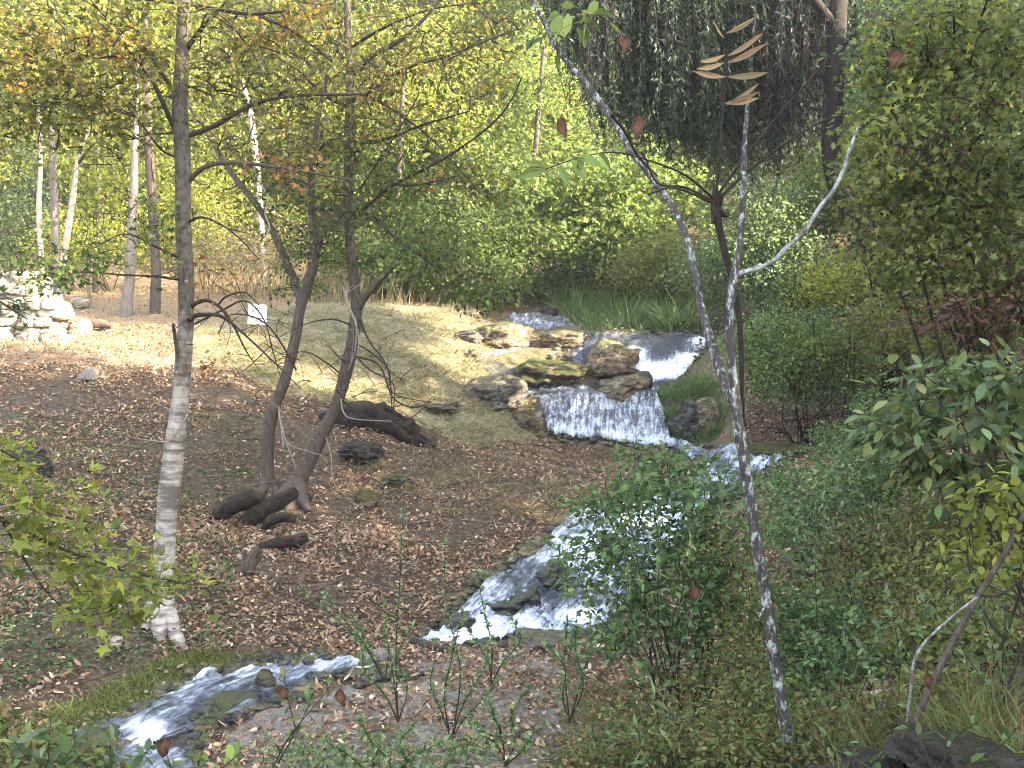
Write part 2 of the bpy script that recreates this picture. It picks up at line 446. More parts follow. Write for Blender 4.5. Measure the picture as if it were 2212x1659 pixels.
M['blue'] = leafmat('blue_green_leaf', [(0.0936,0.1584,0.0744),(0.1224,0.2016,0.0888),(0.1512,0.2376,0.0989),(0.108,0.1656,0.0643),(0.1872,0.2376,0.0816)], .38)
M['shrub'] = leafmat('shrub_leaf', [(0.072,0.132,0.036),(0.09,0.162,0.0456),(0.114,0.192,0.054),(0.078,0.138,0.036),(0.15,0.18,0.048),(0.084,0.144,0.06)], .4)
M['olive'] = leafmat('olive_leaf', [(0.126,0.1575,0.0393),(0.1733,0.1995,0.0456),(0.21,0.2152,0.054),(0.1365,0.1733,0.0435),(0.2625,0.231,0.0592),(0.105,0.1365,0.0383)], .45)
M['bigleaf'] = leafmat('broad_leaf', [(0.0454,0.0936,0.0436),(0.0713,0.1332,0.0468),(0.0972,0.1584,0.0468),(0.0583,0.108,0.0565),(0.1231,0.1656,0.0533),(0.1685,0.18,0.0533)], .4, .38)
M['willow'] = leafmat('willow_leaf', [(.022,.038,.017),(.032,.053,.022),(.047,.072,.028),(.026,.042,.018)], .25)
M['deadstrand'] = leafmat('withered_willow_leaf', [(0.005,0.004,0.004),(0.009,0.0065,0.0055),(0.015,0.01,0.0075)], .1)
M['rust'] = leafmat('rusty_leaf', [(.22,.09,.03),(.28,.13,.04),(.18,.08,.035),(.30,.17,.06)], .35)
M['brown'] = leafmat('brown_leaf', [(0.12,0.06,0.0338),(0.15,0.075,0.0413),(0.09,0.045,0.03)], .3, .5, 1.3)
M['litter'] = leafmat('litter_leaf', [(0.1735,0.1131,0.073),(0.3195,0.2122,0.13),(0.4864,0.3608,0.2354),(0.2083,0.1272,0.0775),(0.5977,0.4881,0.3405),(0.125,0.0805,0.0549),(0.3335,0.1839,0.1001),(0.1944,0.1627,0.0775),(0.1667,0.106,0.0625),(0.3548,0.1933,0.098)], .1, .7, 1.2)
M['straw'] = leafmat('straw_blade', [(.26,.21,.12),(.33,.27,.16),(.38,.33,.2),(.22,.2,.1),(.26,.27,.12)], .25, .7, 1.2)
M['grass'] = leafmat('grass_blade', [(0.072,0.128,0.043),(0.104,0.176,0.051),(0.136,0.208,0.063),(0.088,0.144,0.055),(0.16,0.192,0.079)], .45)
M['dry'] = leafmat('dry_weed', [(.16,.13,.07),(.22,.17,.09),(.13,.12,.05),(.26,.21,.12)], .3)
M['twig'] = barkmat('twig_bark', (.018,.013,.010), (.06,.045,.036))
M['paletwig'] = barkmat('pale_twig_bark', (.13,.11,.085), (.32,.28,.225))
M['bark'] = barkmat('brown_bark', (.028,.021,.017), (.15,.118,.095), (18, 18, 3.2), bstr=1.0)
M['greybark'] = barkmat('grey_bark', (.09,.075,.065), (.29,.25,.215))
M['palebark'] = barkmat('pale_bark', (.24,.20,.15), (.5,.44,.36))
M['darkbark'] = barkmat('dark_bark', (.010,.008,.007), (.045,.032,.028))
M['band'] = barkmat('banded_bark', (.26,.23,.20), (.50,.46,.40), (9, 9, 5), band=(.12,.10,.085), upper=((.024,.019,.016), (.14,.12,.10)))
M['lichen'] = barkmat('lichen_bark', (.022,.019,.018), (.10,.088,.08), patch=((.15,.18,.165),(.40,.42,.40)), patch_amt=.555, pscale=20)
M['lichenpale'] = barkmat('pale_lichen_bark', (.06,.054,.05), (.19,.18,.165), patch=((.18,.21,.20),(.38,.40,.39)), patch_amt=.50, pscale=14)
M['log'] = rockmat('rotting_log', (.016,.011,.008), (.085,.06,.042), moss=(.06,.06,.02), moss_amt=.25, scale=9)
M['greyrock'] = rockmat('grey_rock', (.10,.085,.075), (.31,.275,.25), moss=(.16,.14,.08), moss_amt=.3, scale=5)
M['tanrock'] = rockmat('tan_rock', (.10,.07,.048), (.40,.32,.23), moss=(.10,.115,.04), moss_amt=.26, scale=4)
M['mossrock'] = rockmat('mossy_rock', (.06,.05,.04), (.20,.17,.13), moss=(.11,.11,.035), moss_amt=.48, scale=5)
M['wetrock'] = rockmat('wet_rock', (.03,.028,.027), (.13,.12,.115), moss=(.07,.08,.03), moss_amt=.2, rough=.35)
M['darkrock'] = rockmat('dark_rock', (.018,.015,.013), (.10,.085,.075), moss=(.04,.04,.016), moss_amt=.2, scale=6)
M['limestone'] = rockmat('limestone', (.28,.23,.17), (.60,.53,.42))
M['wood'] = barkmat('weathered_wood', (.12,.08,.05), (.28,.2,.13))

# ------------------------------------------------------------------ ground
STRAW = [(640,655),(1000,655),(1050,690),(1110,715),(1040,770),(1140,850),(1170,880),(1180,950),(1000,960),(930,935),(850,880),(700,870),(600,850),(500,790),(400,760),(420,700),(560,690)]
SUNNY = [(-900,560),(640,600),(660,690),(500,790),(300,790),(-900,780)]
SLAB = [(760,1490),(900,1430),(1000,1400),(1200,1420),(1270,1500),(1240,1620),(1200,1700),(500,1700),(470,1590),(600,1530)]
MOSSB = [(60,1560),(250,1480),(340,1420),(480,1400),(600,1420),(440,1450),(350,1510),(300,1550),(170,1600)]
WATERPOLYS = [[(1165,872),(1152,815),(1262,722),(1530,722),(1480,812),(1446,930),(1456,972),(1180,944)],
  [(1440,960),(1700,985),(1690,1005),(1600,1060),(1480,1150),(1330,1340),(1290,1372),(1080,1386),(900,1386),(980,1318),(1205,1140),(1420,1075),(1530,1000)],
  [(880,1460),(690,1468),(580,1530),(430,1588),(430,1700),(120,1700),(150,1612),(300,1548),(440,1450),(560,1430),(720,1424)]]
ROCKS = [(1000,770),(1060,725),(1110,680),(1250,700),(1545,722),(1610,800),(1600,960),(1560,1000),(1470,985),(1180,950),(1130,870),(1020,830)]
ROCKS2 = [(880,1400),(900,1360),(1000,1280),(1130,1180),(1210,1110),(1420,1050),(1520,1010),(1440,975),(1560,960),(1720,985),(1620,1080),(1500,1180),(1320,1390),(1100,1400)]
def region(P):
    px, py = proj(P)
    w = 14 * np.stack([fbm(P * 1.7, 3), fbm(P * 1.7 + 40, 3)], 1)
    px = px + w[:, 0] * 20 / np.maximum(P[:, 1], 3) * 1.4; py = py + w[:, 1] * 8 / np.maximum(P[:, 1], 3) * 1.4
    wt = np.zeros(len(P), bool)
    for w_ in WATERPOLYS: wt |= inside(px, py, w_)
    rk = inside(px, py, ROCKS) | inside(px, py, ROCKS2)
    return {'wet': wt.astype(float), 'rock': rk.astype(float), 'straw': inside(px, py, STRAW).astype(float), 'sunny': inside(px, py, SUNNY).astype(float),
            'slab': inside(px, py, SLAB).astype(float), 'moss': inside(px, py, MOSSB).astype(float)}

def make_ground():
    ang = np.concatenate([np.linspace(-180, -40, 50)[:-1], np.linspace(-40, -30, 30)[:-1], np.linspace(-30, 30, 620), np.linspace(30, 40, 30)[1:], np.linspace(40, 180, 50)[1:]])
    rr = np.concatenate([[.3, 1, 2, 3], np.arange(3.5, 9, .14), np.arange(9, 24, .09), np.arange(24, 34, .05), np.arange(34, 60, .4), np.geomspace(60, 165, 26)])
    A, R = np.meshgrid(np.radians(ang), rr)
    xy = np.stack([(R * np.sin(A)).ravel(), (R * np.cos(A)).ravel()], 1)
    z = ground_z(xy)
    P = np.concatenate([xy, z[:, None]], 1)
    mb = MB(); na = len(ang); nr = len(rr)
    i = np.arange(nr - 1)[:, None] * na; j = np.arange(na - 1)[None]
    mb.add(P, np.stack([i + j, i + j + 1, i + na + j + 1, i + na + j], -1).reshape(-1, 4)[:, ::-1])
    reg = region(P)
    vis = P[:, 1] > 2
    m, nt, out = mat('forest_floor')
    c = coords(nt)
    n1 = noise(nt, .8, 6, .65, c, .3); n2 = noise(nt, 14, 6, .75, c); n3 = noise(nt, 3.1, 5, .6, c)
    soil = ramp(nt, [(.3, (.024,.017,.012)), (.5, (.08,.057,.039)), (.72, (.20,.15,.105))], n2).outputs[0]
    soil = mixc(nt, ramp(nt, [(.58, (0,0,0)), (.74, (.8,.8,.8))], n1).outputs[0], soil, (.055,.055,.025))
    stw = ramp(nt, [(.3, (.10,.075,.045)), (.5, (.23,.185,.115)), (.7, (.40,.345,.235))], n2).outputs[0]
    stw = mixc(nt, ramp(nt, [(.48, (0,0,0)), (.62, (1,1,1))], n3).outputs[0], stw, (.17,.18,.09))
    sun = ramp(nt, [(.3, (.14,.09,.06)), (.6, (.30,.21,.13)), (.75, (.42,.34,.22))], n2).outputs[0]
    slab = ramp(nt, [(.35, (.10,.085,.07)), (.62, (.29,.255,.22))], n2).outputs[0]
    slab = mixc(nt, ramp(nt, [(.5, (0,0,0)), (.6, (1,1,1))], n3).outputs[0], slab, (.12,.085,.055))
    mos = ramp(nt, [(.3, (.03,.035,.012)), (.7, (.085,.095,.025))], n2).outputs[0]
    col = soil
    rok = ramp(nt, [(.32, (.05,.036,.025)), (.52, (.16,.12,.08)), (.7, (.34,.28,.2))], n2).outputs[0]
    rok = mixc(nt, ramp(nt, [(.46, (0,0,0)), (.6, (1,1,1))], n3).outputs[0], rok, (.10,.105,.04))
    wetc = ramp(nt, [(.35, (.018,.017,.016)), (.7, (.09,.08,.07))], n2).outputs[0]
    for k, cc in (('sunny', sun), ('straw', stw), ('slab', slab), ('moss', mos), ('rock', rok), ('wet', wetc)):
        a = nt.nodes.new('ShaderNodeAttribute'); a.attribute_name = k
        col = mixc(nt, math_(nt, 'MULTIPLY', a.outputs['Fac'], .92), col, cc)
    b = nd(nt, 'ShaderNodeBsdfPrincipled'); b.inputs['Roughness'].default_value = .9; b.inputs['Specular IOR Level'].default_value = .15
    h = math_(nt, 'ADD', n2, math_(nt, 'MULTIPLY', n3, .6))
    nt.links.new(col, b.inputs['Base Color']); nt.links.new(bump(nt, h, 1.0, .04), b.inputs['Normal']); nt.links.new(b.outputs[0], out.inputs[0])
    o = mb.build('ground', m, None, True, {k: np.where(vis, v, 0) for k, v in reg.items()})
    tag(o, 'leaf-littered stream bank rising from the gully to a wooded hillside', None, None, 'structure')
make_ground()

# ------------------------------------------------------------------ water
def watermat():
    m, nt, out = mat('rushing_water')
    fl = nt.nodes.new('ShaderNodeAttribute'); fl.attribute_name = 'flow'
    fo = nt.nodes.new('ShaderNodeAttribute'); fo.attribute_name = 'foam'
    mp = nt.nodes.new('ShaderNodeMapping'); nt.links.new(fl.outputs['Vector'], mp.inputs['Vector']); mp.inputs['Scale'].default_value = (17, 2.0, 1)
    n1 = noise(nt, 1.0, 6, .68, mp.outputs[0], .5)
    mp2 = nt.nodes.new('ShaderNodeMapping'); nt.links.new(fl.outputs['Vector'], mp2.inputs['Vector']); mp2.inputs['Scale'].default_value = (3, 2, 1)
    n2 = noise(nt, 1.6, 6, .72, mp2.outputs[0], .8)
    mp3 = nt.nodes.new('ShaderNodeMapping'); nt.links.new(fl.outputs['Vector'], mp3.inputs['Vector']); mp3.inputs['Scale'].default_value = (34, 14, 1)
    n3 = noise(nt, 1.0, 3, .6, mp3.outputs[0])
    s = math_(nt, 'ADD', math_(nt, 'MULTIPLY', n1, .42), math_(nt, 'MULTIPLY', n2, .48))
    s = math_(nt, 'ADD', s, math_(nt, 'MULTIPLY', n3, .22))
    s = math_(nt, 'ADD', s, fo.outputs['Fac'])
    f = ramp(nt, [(.54, (0, 0, 0)), (.64, (.30, .30, .30)), (.72, (.75, .75, .75)), (.86, (1, 1, 1))], s).outputs[0]
    n0 = noise(nt, 2.0, 4, .6, coords(nt))
    deep = ramp(nt, [(.35, (.05,.07,.11)), (.65, (.14,.165,.22))], n0).outputs[0]  # blue of the reflected sky is put into the water and foam colours
    col = mixc(nt, f, deep, (.73, .80, .92))
    b = nd(nt, 'ShaderNodeBsdfPrincipled'); b.inputs['Specular IOR Level'].default_value = .6
    nt.links.new(col, b.inputs['Base Color'])
    al = math_(nt, 'MULTIPLY_ADD', f, .66, True); al.node.inputs[2].default_value = .34
    nt.links.new(al, b.inputs['Alpha'])
    nt.links.new(math_(nt, 'MULTIPLY_ADD', f, .45), b.inputs['Roughness']); b.inputs['Roughness'].links[0].from_node.inputs[2].default_value = .16
    nt.links.new(bump(nt, math_(nt, 'ADD', s, n3), .4, .04), b.inputs['Normal'])
    nt.links.new(b.outputs[0], out.inputs[0])
    return m
M['water'] = watermat()

def water(name, label, poly, flow, foam, step=2.5, lift=.05, chop=.03, foamspots=(), relief=0.0, stretch=1.0):
    poly = np.asarray(poly, float)
    x0, y0 = poly.min(0) - step; x1, y1 = poly.max(0) + step
    gx = np.arange(x0, x1 + step, step); gy = np.arange(y0, y1 + step, step)
    X, Y = np.meshgrid(gx, gy)
    P = ground_hit(X.ravel(), Y.ravel())
    P[:, 2] = ground_z(P[:, :2], True)
    if relief:
        k = fbm(P * np.array([1.3, 1.3, 0]), 4); P[:, 2] += relief * (np.round(k * 3) / 3 * .6 + k * .4 + .4)
    edge = 8 * fbm(P * 2.2, 3)
    ins = inside(X.ravel() + edge * 12 / P[:, 1], Y.ravel() + .5 * edge * 12 / P[:, 1], poly)
    f = unit(np.array(flow, float)); f3 = np.array([f[0], 0, f[1]])        # flow in the picture's plane: right, up
    ac = np.array([f[1], 0, -f[0]])
    fv = np.stack([P @ ac + .15 * P[:, 1], P @ f3 - .7 * P[:, 1], np.zeros(len(P))], 1) * np.array([1, stretch, 1])
    q = np.stack([fv[:, 0] * 8, fv[:, 1] * 3.5, np.zeros(len(P))], 1)
    h = lift + chop * fbm(q, 4)
    # steepness makes foam
    zz = P[:, 2].reshape(X.shape); yy = P[:, 1].reshape(X.shape)
    gyd = np.abs(np.gradient(zz, axis=0)) / np.maximum(np.abs(np.gradient(yy, axis=0)), .01)
    gyd = np.clip(gyd, 0, 2.5); kp = np.pad(gyd, 1, mode='edge'); gyd = (kp[:-2, 1:-1] + kp[2:, 1:-1] + kp[1:-1, :-2] + kp[1:-1, 2:] + gyd) / 5
    fm = foam + .10 * np.clip(gyd - .35, -.35, 1.2).ravel()
    for (sx, sy, sr, sa) in foamspots:
        fm = fm + sa * np.exp(-(((X.ravel() - sx) ** 2 + (2 * (Y.ravel() - sy)) ** 2) / sr ** 2))
    k = ins.reshape(X.shape).astype(float)
    for _ in range(4):
        kp = np.pad(k, 1, mode='edge'); k = (kp[:-2, 1:-1] + kp[2:, 1:-1] + kp[1:-1, :-2] + kp[1:-1, 2:] + k) / 5
    k = np.clip(k.ravel() * 2 - 1, 0, 1)
    h = h * k + .012; fm = fm - .08 * (1 - k)
    P[:, 2] += h; P[:, 1] -= h * .6
    nx = len(gx); i = np.arange(len(gy) - 1)[:, None] * nx; j = np.arange(nx - 1)[None]
    Q = np.stack([i + j, i + nx + j, i + nx + j + 1, i + j + 1], -1).reshape(-1, 4)
    Q = Q[ins[Q].all(1)]
    used = np.unique(Q); re = np.full(len(P), -1); re[used] = np.arange(len(used))
    mb = MB(); mb.add(P[used], re[Q])
    o = mb.build(name, M['water'], None, True, {'flow': fv[used], 'foam': fm[used]})
    tag(o, label, None, None, 'structure')
    return o

water('waterfall_water', 'broad curtain of water falling over the lower ledge', [(1165,872),(1170,860),(1235,858),(1300,855),(1415,848),(1430,880),(1446,930),(1456,972),(1400,970),(1320,962),(1250,952),(1180,944),(1172,905)],
      (.03, -1), -.02, 1.3, .07, .05, [(1320,962,40,.14),(1220,948,40,.14),(1420,968,40,.16)], relief=.06)
water('waterfall_water', 'white step of water just above the broad curtain', [(1152,815),(1185,822),(1262,834),(1300,848),(1290,860),(1170,864),(1125,860),(1140,835)], (-.15, -1), .02, 1.5)
water('waterfall_water', 'uppermost wide fall with two white chutes beside the boulder', [(1262,722),(1330,722),(1450,724),(1530,722),(1520,750),(1500,785),(1480,812),(1430,832),(1420,860),(1385,860),(1400,828),(1380,800),(1345,790),(1300,790),(1262,780),(1258,745)],
      (-.1, -1), -.15, 1.5, .05, .03, [(1375,765,26,.42),(1395,800,36,.45),(1450,805,44,.42),(1512,742,26,.42),(1494,778,28,.42),(1405,845,25,.25)])
water('waterfall_water', 'small white fall at the top of the stream', [(1098,682),(1150,680),(1230,688),(1242,712),(1190,714),(1120,712),(1104,700)], (-.2, -1), .03, 1.5)
water('waterfall_water', 'narrow chute sliding over mossy rock beside the dry grass', [(1152,742),(1150,752),(1100,762),(1060,778),(1032,790),(1026,782),(1050,762),(1100,745)], (-1, -.6), .02, 1.5, .04)
water('waterfall_water', 'thin film of water over pale rock beside the step', [(1030,790),(1070,782),(1110,792),(1160,815),(1135,850),(1110,840),(1060,815)], (.5, -1), -.12, 1.5, .04)
water('waterfall_water', 'thin trickle falling between the two boulders', [(1232,748),(1262,752),(1262,790),(1256,820),(1238,820),(1236,780)], (0, -1), -.02, 1.5, .05)
water('stream_water', 'stream running out below the broad waterfall', [(1440,960),(1500,968),(1560,975),(1610,962),(1650,975),(1700,992),(1690,1005),(1640,1012),(1600,1030),(1600,1060),(1540,1080),(1500,1110),(1480,1150),(1450,1190),(1420,1240),(1380,1290),(1330,1340),(1290,1372),(1200,1375),(1130,1362),(1080,1386),(900,1386),(930,1366),(980,1318),(1075,1262),(1150,1198),(1205,1140),(1230,1110),(1330,1090),(1420,1075),(1500,1040),(1530,1000),(1440,978)],
      (-.75, -.8), .075, 1.8, .05, .05, [(1260,1200,70,.2),(1180,1285,80,-.14),(1240,1330,40,.25),(1000,1375,70,.22),(1150,1375,80,.15),(1400,1130,90,.1),(1640,985,60,.15)], relief=.10, stretch=.6)
water('stream_water', 'narrow stream curling round the mossy bank to the bottom edge', [(880,1460),(740,1462),(690,1468),(640,1500),(580,1530),(500,1560),(430,1588),(330,1612),(420,1640),(430,1700),(120,1700),(150,1612),(200,1582),(300,1548),(350,1512),(440,1450),(560,1430),(720,1424),(790,1440)],
      (-1, -.5), .035, 1.8, .04, .04, [(560,1440,70,.12),(800,1452,50,.15),(380,1510,60,.06),(700,1440,40,.12),(330,1595,50,.16),(440,1462,60,.07),(470,1535,60,-.12),(620,1500,50,-.05),(290,1585,25,.12)], relief=.025, stretch=.45)

# ------------------------------------------------------------------ rocks, logs
def rock(name, label, px, py, w, h, material, seed, deep=None, d=None, angular=.25, cat='rock', sink=.25, group=None, lean=0.0):
    """px, py: middle of the foot line; w, h: size in picture px"""
    p = gh(px, py) if d is None else at(px, py, d)
    s = p[1] / F
    W, H = w * s / 2, h * s * (1 + sink)
    D = deep if deep else W * .8
    import bmesh
    bm = bmesh.new(); bmesh.ops.create_icosphere(bm, subdivisions=5, radius=1.0)
    V = np.array([v.co[:] for v in bm.verts]); Fc = np.array([[v.index for v in f.verts] for f in bm.faces]); bm.free()
    o = np.array([seed * 3.7, seed * 1.9, seed * 5.3])
    V = V / np.maximum((np.abs(V) ** 3.2).sum(1, keepdims=True) ** (1 / 3.2), 1e-6) * .9
    # facets: push towards random planes
    rs = np.random.default_rng(seed)
    for k in range(9):
        nrm = unit(rs.normal(size=3)); off = rs.uniform(.62, .95)
        e = V @ nrm - off
        V = V - np.clip(e, 0, None)[:, None] * nrm[None] * (.6 + angular)
    r = 1 + angular * .7 * fbm(V * 1.4 + o, 4)
    st = fbm(np.stack([V[:, 0] * 1.2, V[:, 1] * 1.2, V[:, 2] * 6], 1) + o, 3)
    V = V * r[:, None] + (.07 * fbm(V * 4 + o, 4) + .03 * fbm(V * 15 + o, 2) + .09 * np.round(st * 3) / 3)[:, None] * unit(V)
    V = V * np.array([W, D, H * .62]) + np.array([lean * V[:, 2].mean(), 0, 0])
    V[:, 0] += lean * V[:, 2]
    base = p + np.array([0, D * .5, 0]); base[2] = min(p[2], gz(base[0], base[1])) if d is None else p[2]
    V[:, 2] += H * .62 - sink * H
    t = thing(name, label, cat, base, group)
    mb = MB(); mb.add(V + base, Fc)
    # a boulder is one mesh: use it as the thing itself
    o = mb.build(name, material, t, True)
    loc = t.location.copy(); bpy.data.objects.remove(t)
    o.parent = None; o.location = loc; o.name = name
    tag(o, label, cat, group)
    return o

rock('boulder', 'tan rounded boulder between the trickle and the white chute', 1322, 808, 118, 72, M['tanrock'], 3, .9, sink=.3, lean=.25)
rock('boulder', 'low brown boulder with grass tuft right above the broad curtain', 1345, 860, 120, 44, M['tanrock'], 4, .8, sink=.4)
rock('boulder', 'dark wet boulder below the white chute of the upper fall', 1390, 850, 55, 38, M['wetrock'], 5, .5)
rock('boulder', 'moss-topped flat boulder left of the thin trickle', 1180, 822, 180, 46, M['mossrock'], 6, 1.6, angular=.2, sink=.45)
rock('boulder', 'brownish square boulder under the top waterfall', 1212, 752, 105, 34, M['tanrock'], 8, .7, sink=.4)
rock('boulder', 'small tan stone at the edge of dry grass near the top waterfall', 1026, 690, 26, 16, M['tanrock'], 9)
rock('boulder', 'dark stone splitting the water of the small top fall', 1188, 684, 44, 18, M['wetrock'], 10)
rock('boulder', 'dark hollow rock where the narrow chute ends', 1020, 782, 46, 26, M['tanrock'], 11)
rock('rock_ledge', 'grey worn rock ledge beside the white step of water', 1070, 868, 150, 52, M['greyrock'], 12, 1.3, angular=.3, sink=.45)
rock('boulder', 'mossy stump-like stone standing in the lower stream', 572, 1494, 52, 50, M['mossrock'], 13, angular=.15)
rock('boulder', 'dark wet rock shelf dividing the lower stream', 480, 1556, 150, 26, M['wetrock'], 14, .5, angular=.15, sink=.5)
rock('boulder', 'dark wet rock at the foot of the lower stream', 200, 1630, 100, 36, M['wetrock'], 15, .5)
rock('boulder', 'brown rock below the dark ledge on the leaf slope', 770, 985, 110, 30, M['darkrock'], 19, .8, sink=.5)
rock('boulder', 'dark half-buried stone on the leaf slope beyond the twin trees', 790, 1095, 60, 30, M['mossrock'], 20, sink=.4)
rock('boulder', 'dark mossy stone on the leaf slope under dead twigs', 850, 1050, 70, 26, M['mossrock'], 21, sink=.4)
rock('boulder', 'dark stone sunk in leaves at the far edge of the shaded bank', 55, 990, 90, 26, M['darkrock'], 22, sink=.4)
rock('boulder', 'small dark stone on leaves below the first dark stone', 95, 1025, 40, 30, M['darkrock'], 23, sink=.4)
rock('boulder', 'blackish boulder at the bottom corner beneath the leaning stem', 1915, 1695, 130, 44, M['darkrock'], 24, .3)
rock('boulder', 'large blackish boulder covered with fallen leaves in the bottom corner', 2130, 1700, 280, 60, M['darkrock'], 25, .5, angular=.35)
rock('boulder', 'pale pinkish rock lying among the undergrowth across the stream', 1775, 1245, 140, 34, M['tanrock'], 26, .6, angular=.2)
rock('boulder', 'second pale rock partly hidden by leaves across the stream', 1890, 1240, 90, 26, M['tanrock'], 27, .5)
rock('boulder', 'tan boulder at the foot of the stone wall', 165, 728, 52, 34, M['limestone'], 28)
rock('boulder', 'flat stone block lying in the sunlit grass by the wooden post', 172, 668, 46, 22, M['limestone'], 29, sink=.1)
rock('boulder', 'pale stone half in the straw below the grey ledge', 940, 880, 120, 16, M['greyrock'], 30, .8, sink=.5)
rock('boulder', 'grey stone in dry grass near the far tall weeds', 1010, 735, 70, 22, M['greyrock'], 31, sink=.4)
rock('boulder', 'brown mossy shelf under the bush beyond the stream', 1720, 985, 210, 30, M['mossrock'], 32, .8, angular=.15, sink=.35)
rock('boulder', 'brown rocky bank above the narrow chute beside dry grass', 1080, 740, 150, 44, M['tanrock'], 34, 1.2, angular=.3, sink=.5)
rock('boulder', 'wet dark rock face under the lip of the broad curtain at its grassy end', 1480, 950, 70, 70, M['wetrock'], 35, .6, sink=.3)
rock('boulder', 'tan bank stone between the broad curtain and the lichen trunk', 1520, 930, 70, 70, M['tanrock'], 36, .5, sink=.35)
rock('boulder', 'grassy brown rock at the dry end of the broad curtain lip', 1140, 925, 70, 40, M['tanrock'], 37, .6, sink=.4)
rock('boulder', 'broad wet rock splitting the lower cascade into thin streams', 1110, 1318, 150, 46, M['wetrock'], 41, .7, angular=.3, sink=.45)
rock('boulder', 'wet dark rock in the white water just above the broad wet rock', 1195, 1262, 90, 36, M['wetrock'], 42, .5, angular=.3, sink=.4)
rock('boulder', 'small wet stone at the lower tip of the cascade', 1000, 1352, 70, 22, M['wetrock'], 43, .4, sink=.4)
rock('boulder', 'brown bank stone along the upper edge of the cascade', 1165, 1190, 90, 30, M['tanrock'], 44, .5, angular=.3, sink=.45)
rock('boulder', 'brown bank stone touching the lower edge of leaves by the cascade', 1045, 1268, 80, 28, M['tanrock'], 45, .5, angular=.3, sink=.45)
rock('boulder', 'tan stone shelf at the bend where the cascade meets the slab', 1180, 1400, 150, 30, M['greyrock'], 46, .5, angular=.3, sink=.5)
rock('boulder', 'dark wet stone behind the dark shrub in the white water', 1330, 1200, 80, 34, M['wetrock'], 47, .4, sink=.4)
rock('boulder', 'small pale stone on the leaves beside the pale trunk roots', 250, 1395, 30, 18, M['limestone'], 33)

def log(name, label, pts, d=None, material='log', cat='log', bumpy=.26, sides=22, extra=None):
    base = gh(pts[0][0], pts[0][1]) if d is None else at(pts[0][0], pts[0][1], d)
    dd = base[1]
    P, r = limb_px(pts, dd)
    mb = MB(); tube(mb, P, r, sides, 0, bumpy, True)
    for e in (extra or []):
        P2, r2 = limb_px(e, dd); tube(mb, P2, r2, 10, 0, bumpy, True)
    t = thing(name, label, cat, base)
    o = mb.build(name, M[material], t, True)
    loc = t.location.copy(); bpy.data.objects.remove(t); o.parent = None; o.location = loc; o.name = name
    return tag(o, label, cat)
M['earth'] = rockmat('dark_earth', (.014,.010,.008), (.075,.052,.038), moss=(.05,.05,.02), moss_amt=.2, scale=8)
log('earth_ledge', 'dark crumbling earth ledge with roots between the twin trees and dry grass', [(690,905,30),(740,905,46),(800,915,58),(850,935,66),(890,955,56),(940,972,20)], None, 'earth', 'ledge', .75, 40, [[(700,960,20),(760,985,46),(830,1000,50),(900,1000,30),(960,990,8)],[(800,890,16),(830,884,26),(870,905,22),(905,935,12)]])
log('fallen_log', 'thick dark curved log, leftmost beneath the twin trees', [(460,1125,20),(490,1098,40),(530,1078,44),(570,1078,26)])
log('fallen_log', 'thick dark root-like log in the middle of the three beneath twin trees', [(520,1132,26),(560,1108,36),(600,1085,34),(640,1060,22)])
log('fallen_log', 'thin bent dark log, lowest of the three beneath twin trees', [(565,1150,18),(585,1125,22),(610,1118,22),(640,1122,14)])
log('fallen_log', 'mossy brown log lying beside the broken stump', [(560,1182,16),(600,1174,26),(640,1166,30),(662,1158,22)])
log('fallen_log', 'short thin log end poking from leaves beyond the broken stump', [(675,1160,14),(690,1157,16),(705,1158,9)])
log('fallen_log', 'fat grey round log end beside the slab and lower stream', [(770,1432,44),(800,1428,50),(835,1422,46),(860,1420,36)], material='greybark')
WS[0] = .8
log('broken_stump', 'jagged grey broken stump below the mossy log on the bank', [(535,1250,34),(540,1220,26),(548,1195,24),(556,1180,14)], None, 'bark', 'stump', .4, 14, [[(545,1245,22),(500,1256,16),(470,1252,9)],[(530,1218,10),(528,1195,12),(533,1188,6)],[(548,1200,14),(565,1188,10),(560,1212,8)]])
WS[0] = 1.0
log('broken_stump', 'low splintered stump on the shaded bank near the sunlit edge', [(195,820,44),(195,805,36),(192,796,20)], None, 'greybark', 'stump', .45, 14, [[(175,820,16),(165,826,12),(140,830,4)],[(205,818,16),(220,815,12),(222,800,4)]])
log('fallen_log', 'pale sunlit log lying in front of the far brown trunks', [(120,712,12),(160,705,20),(205,700,18),(243,706,12)], None, 'bark')

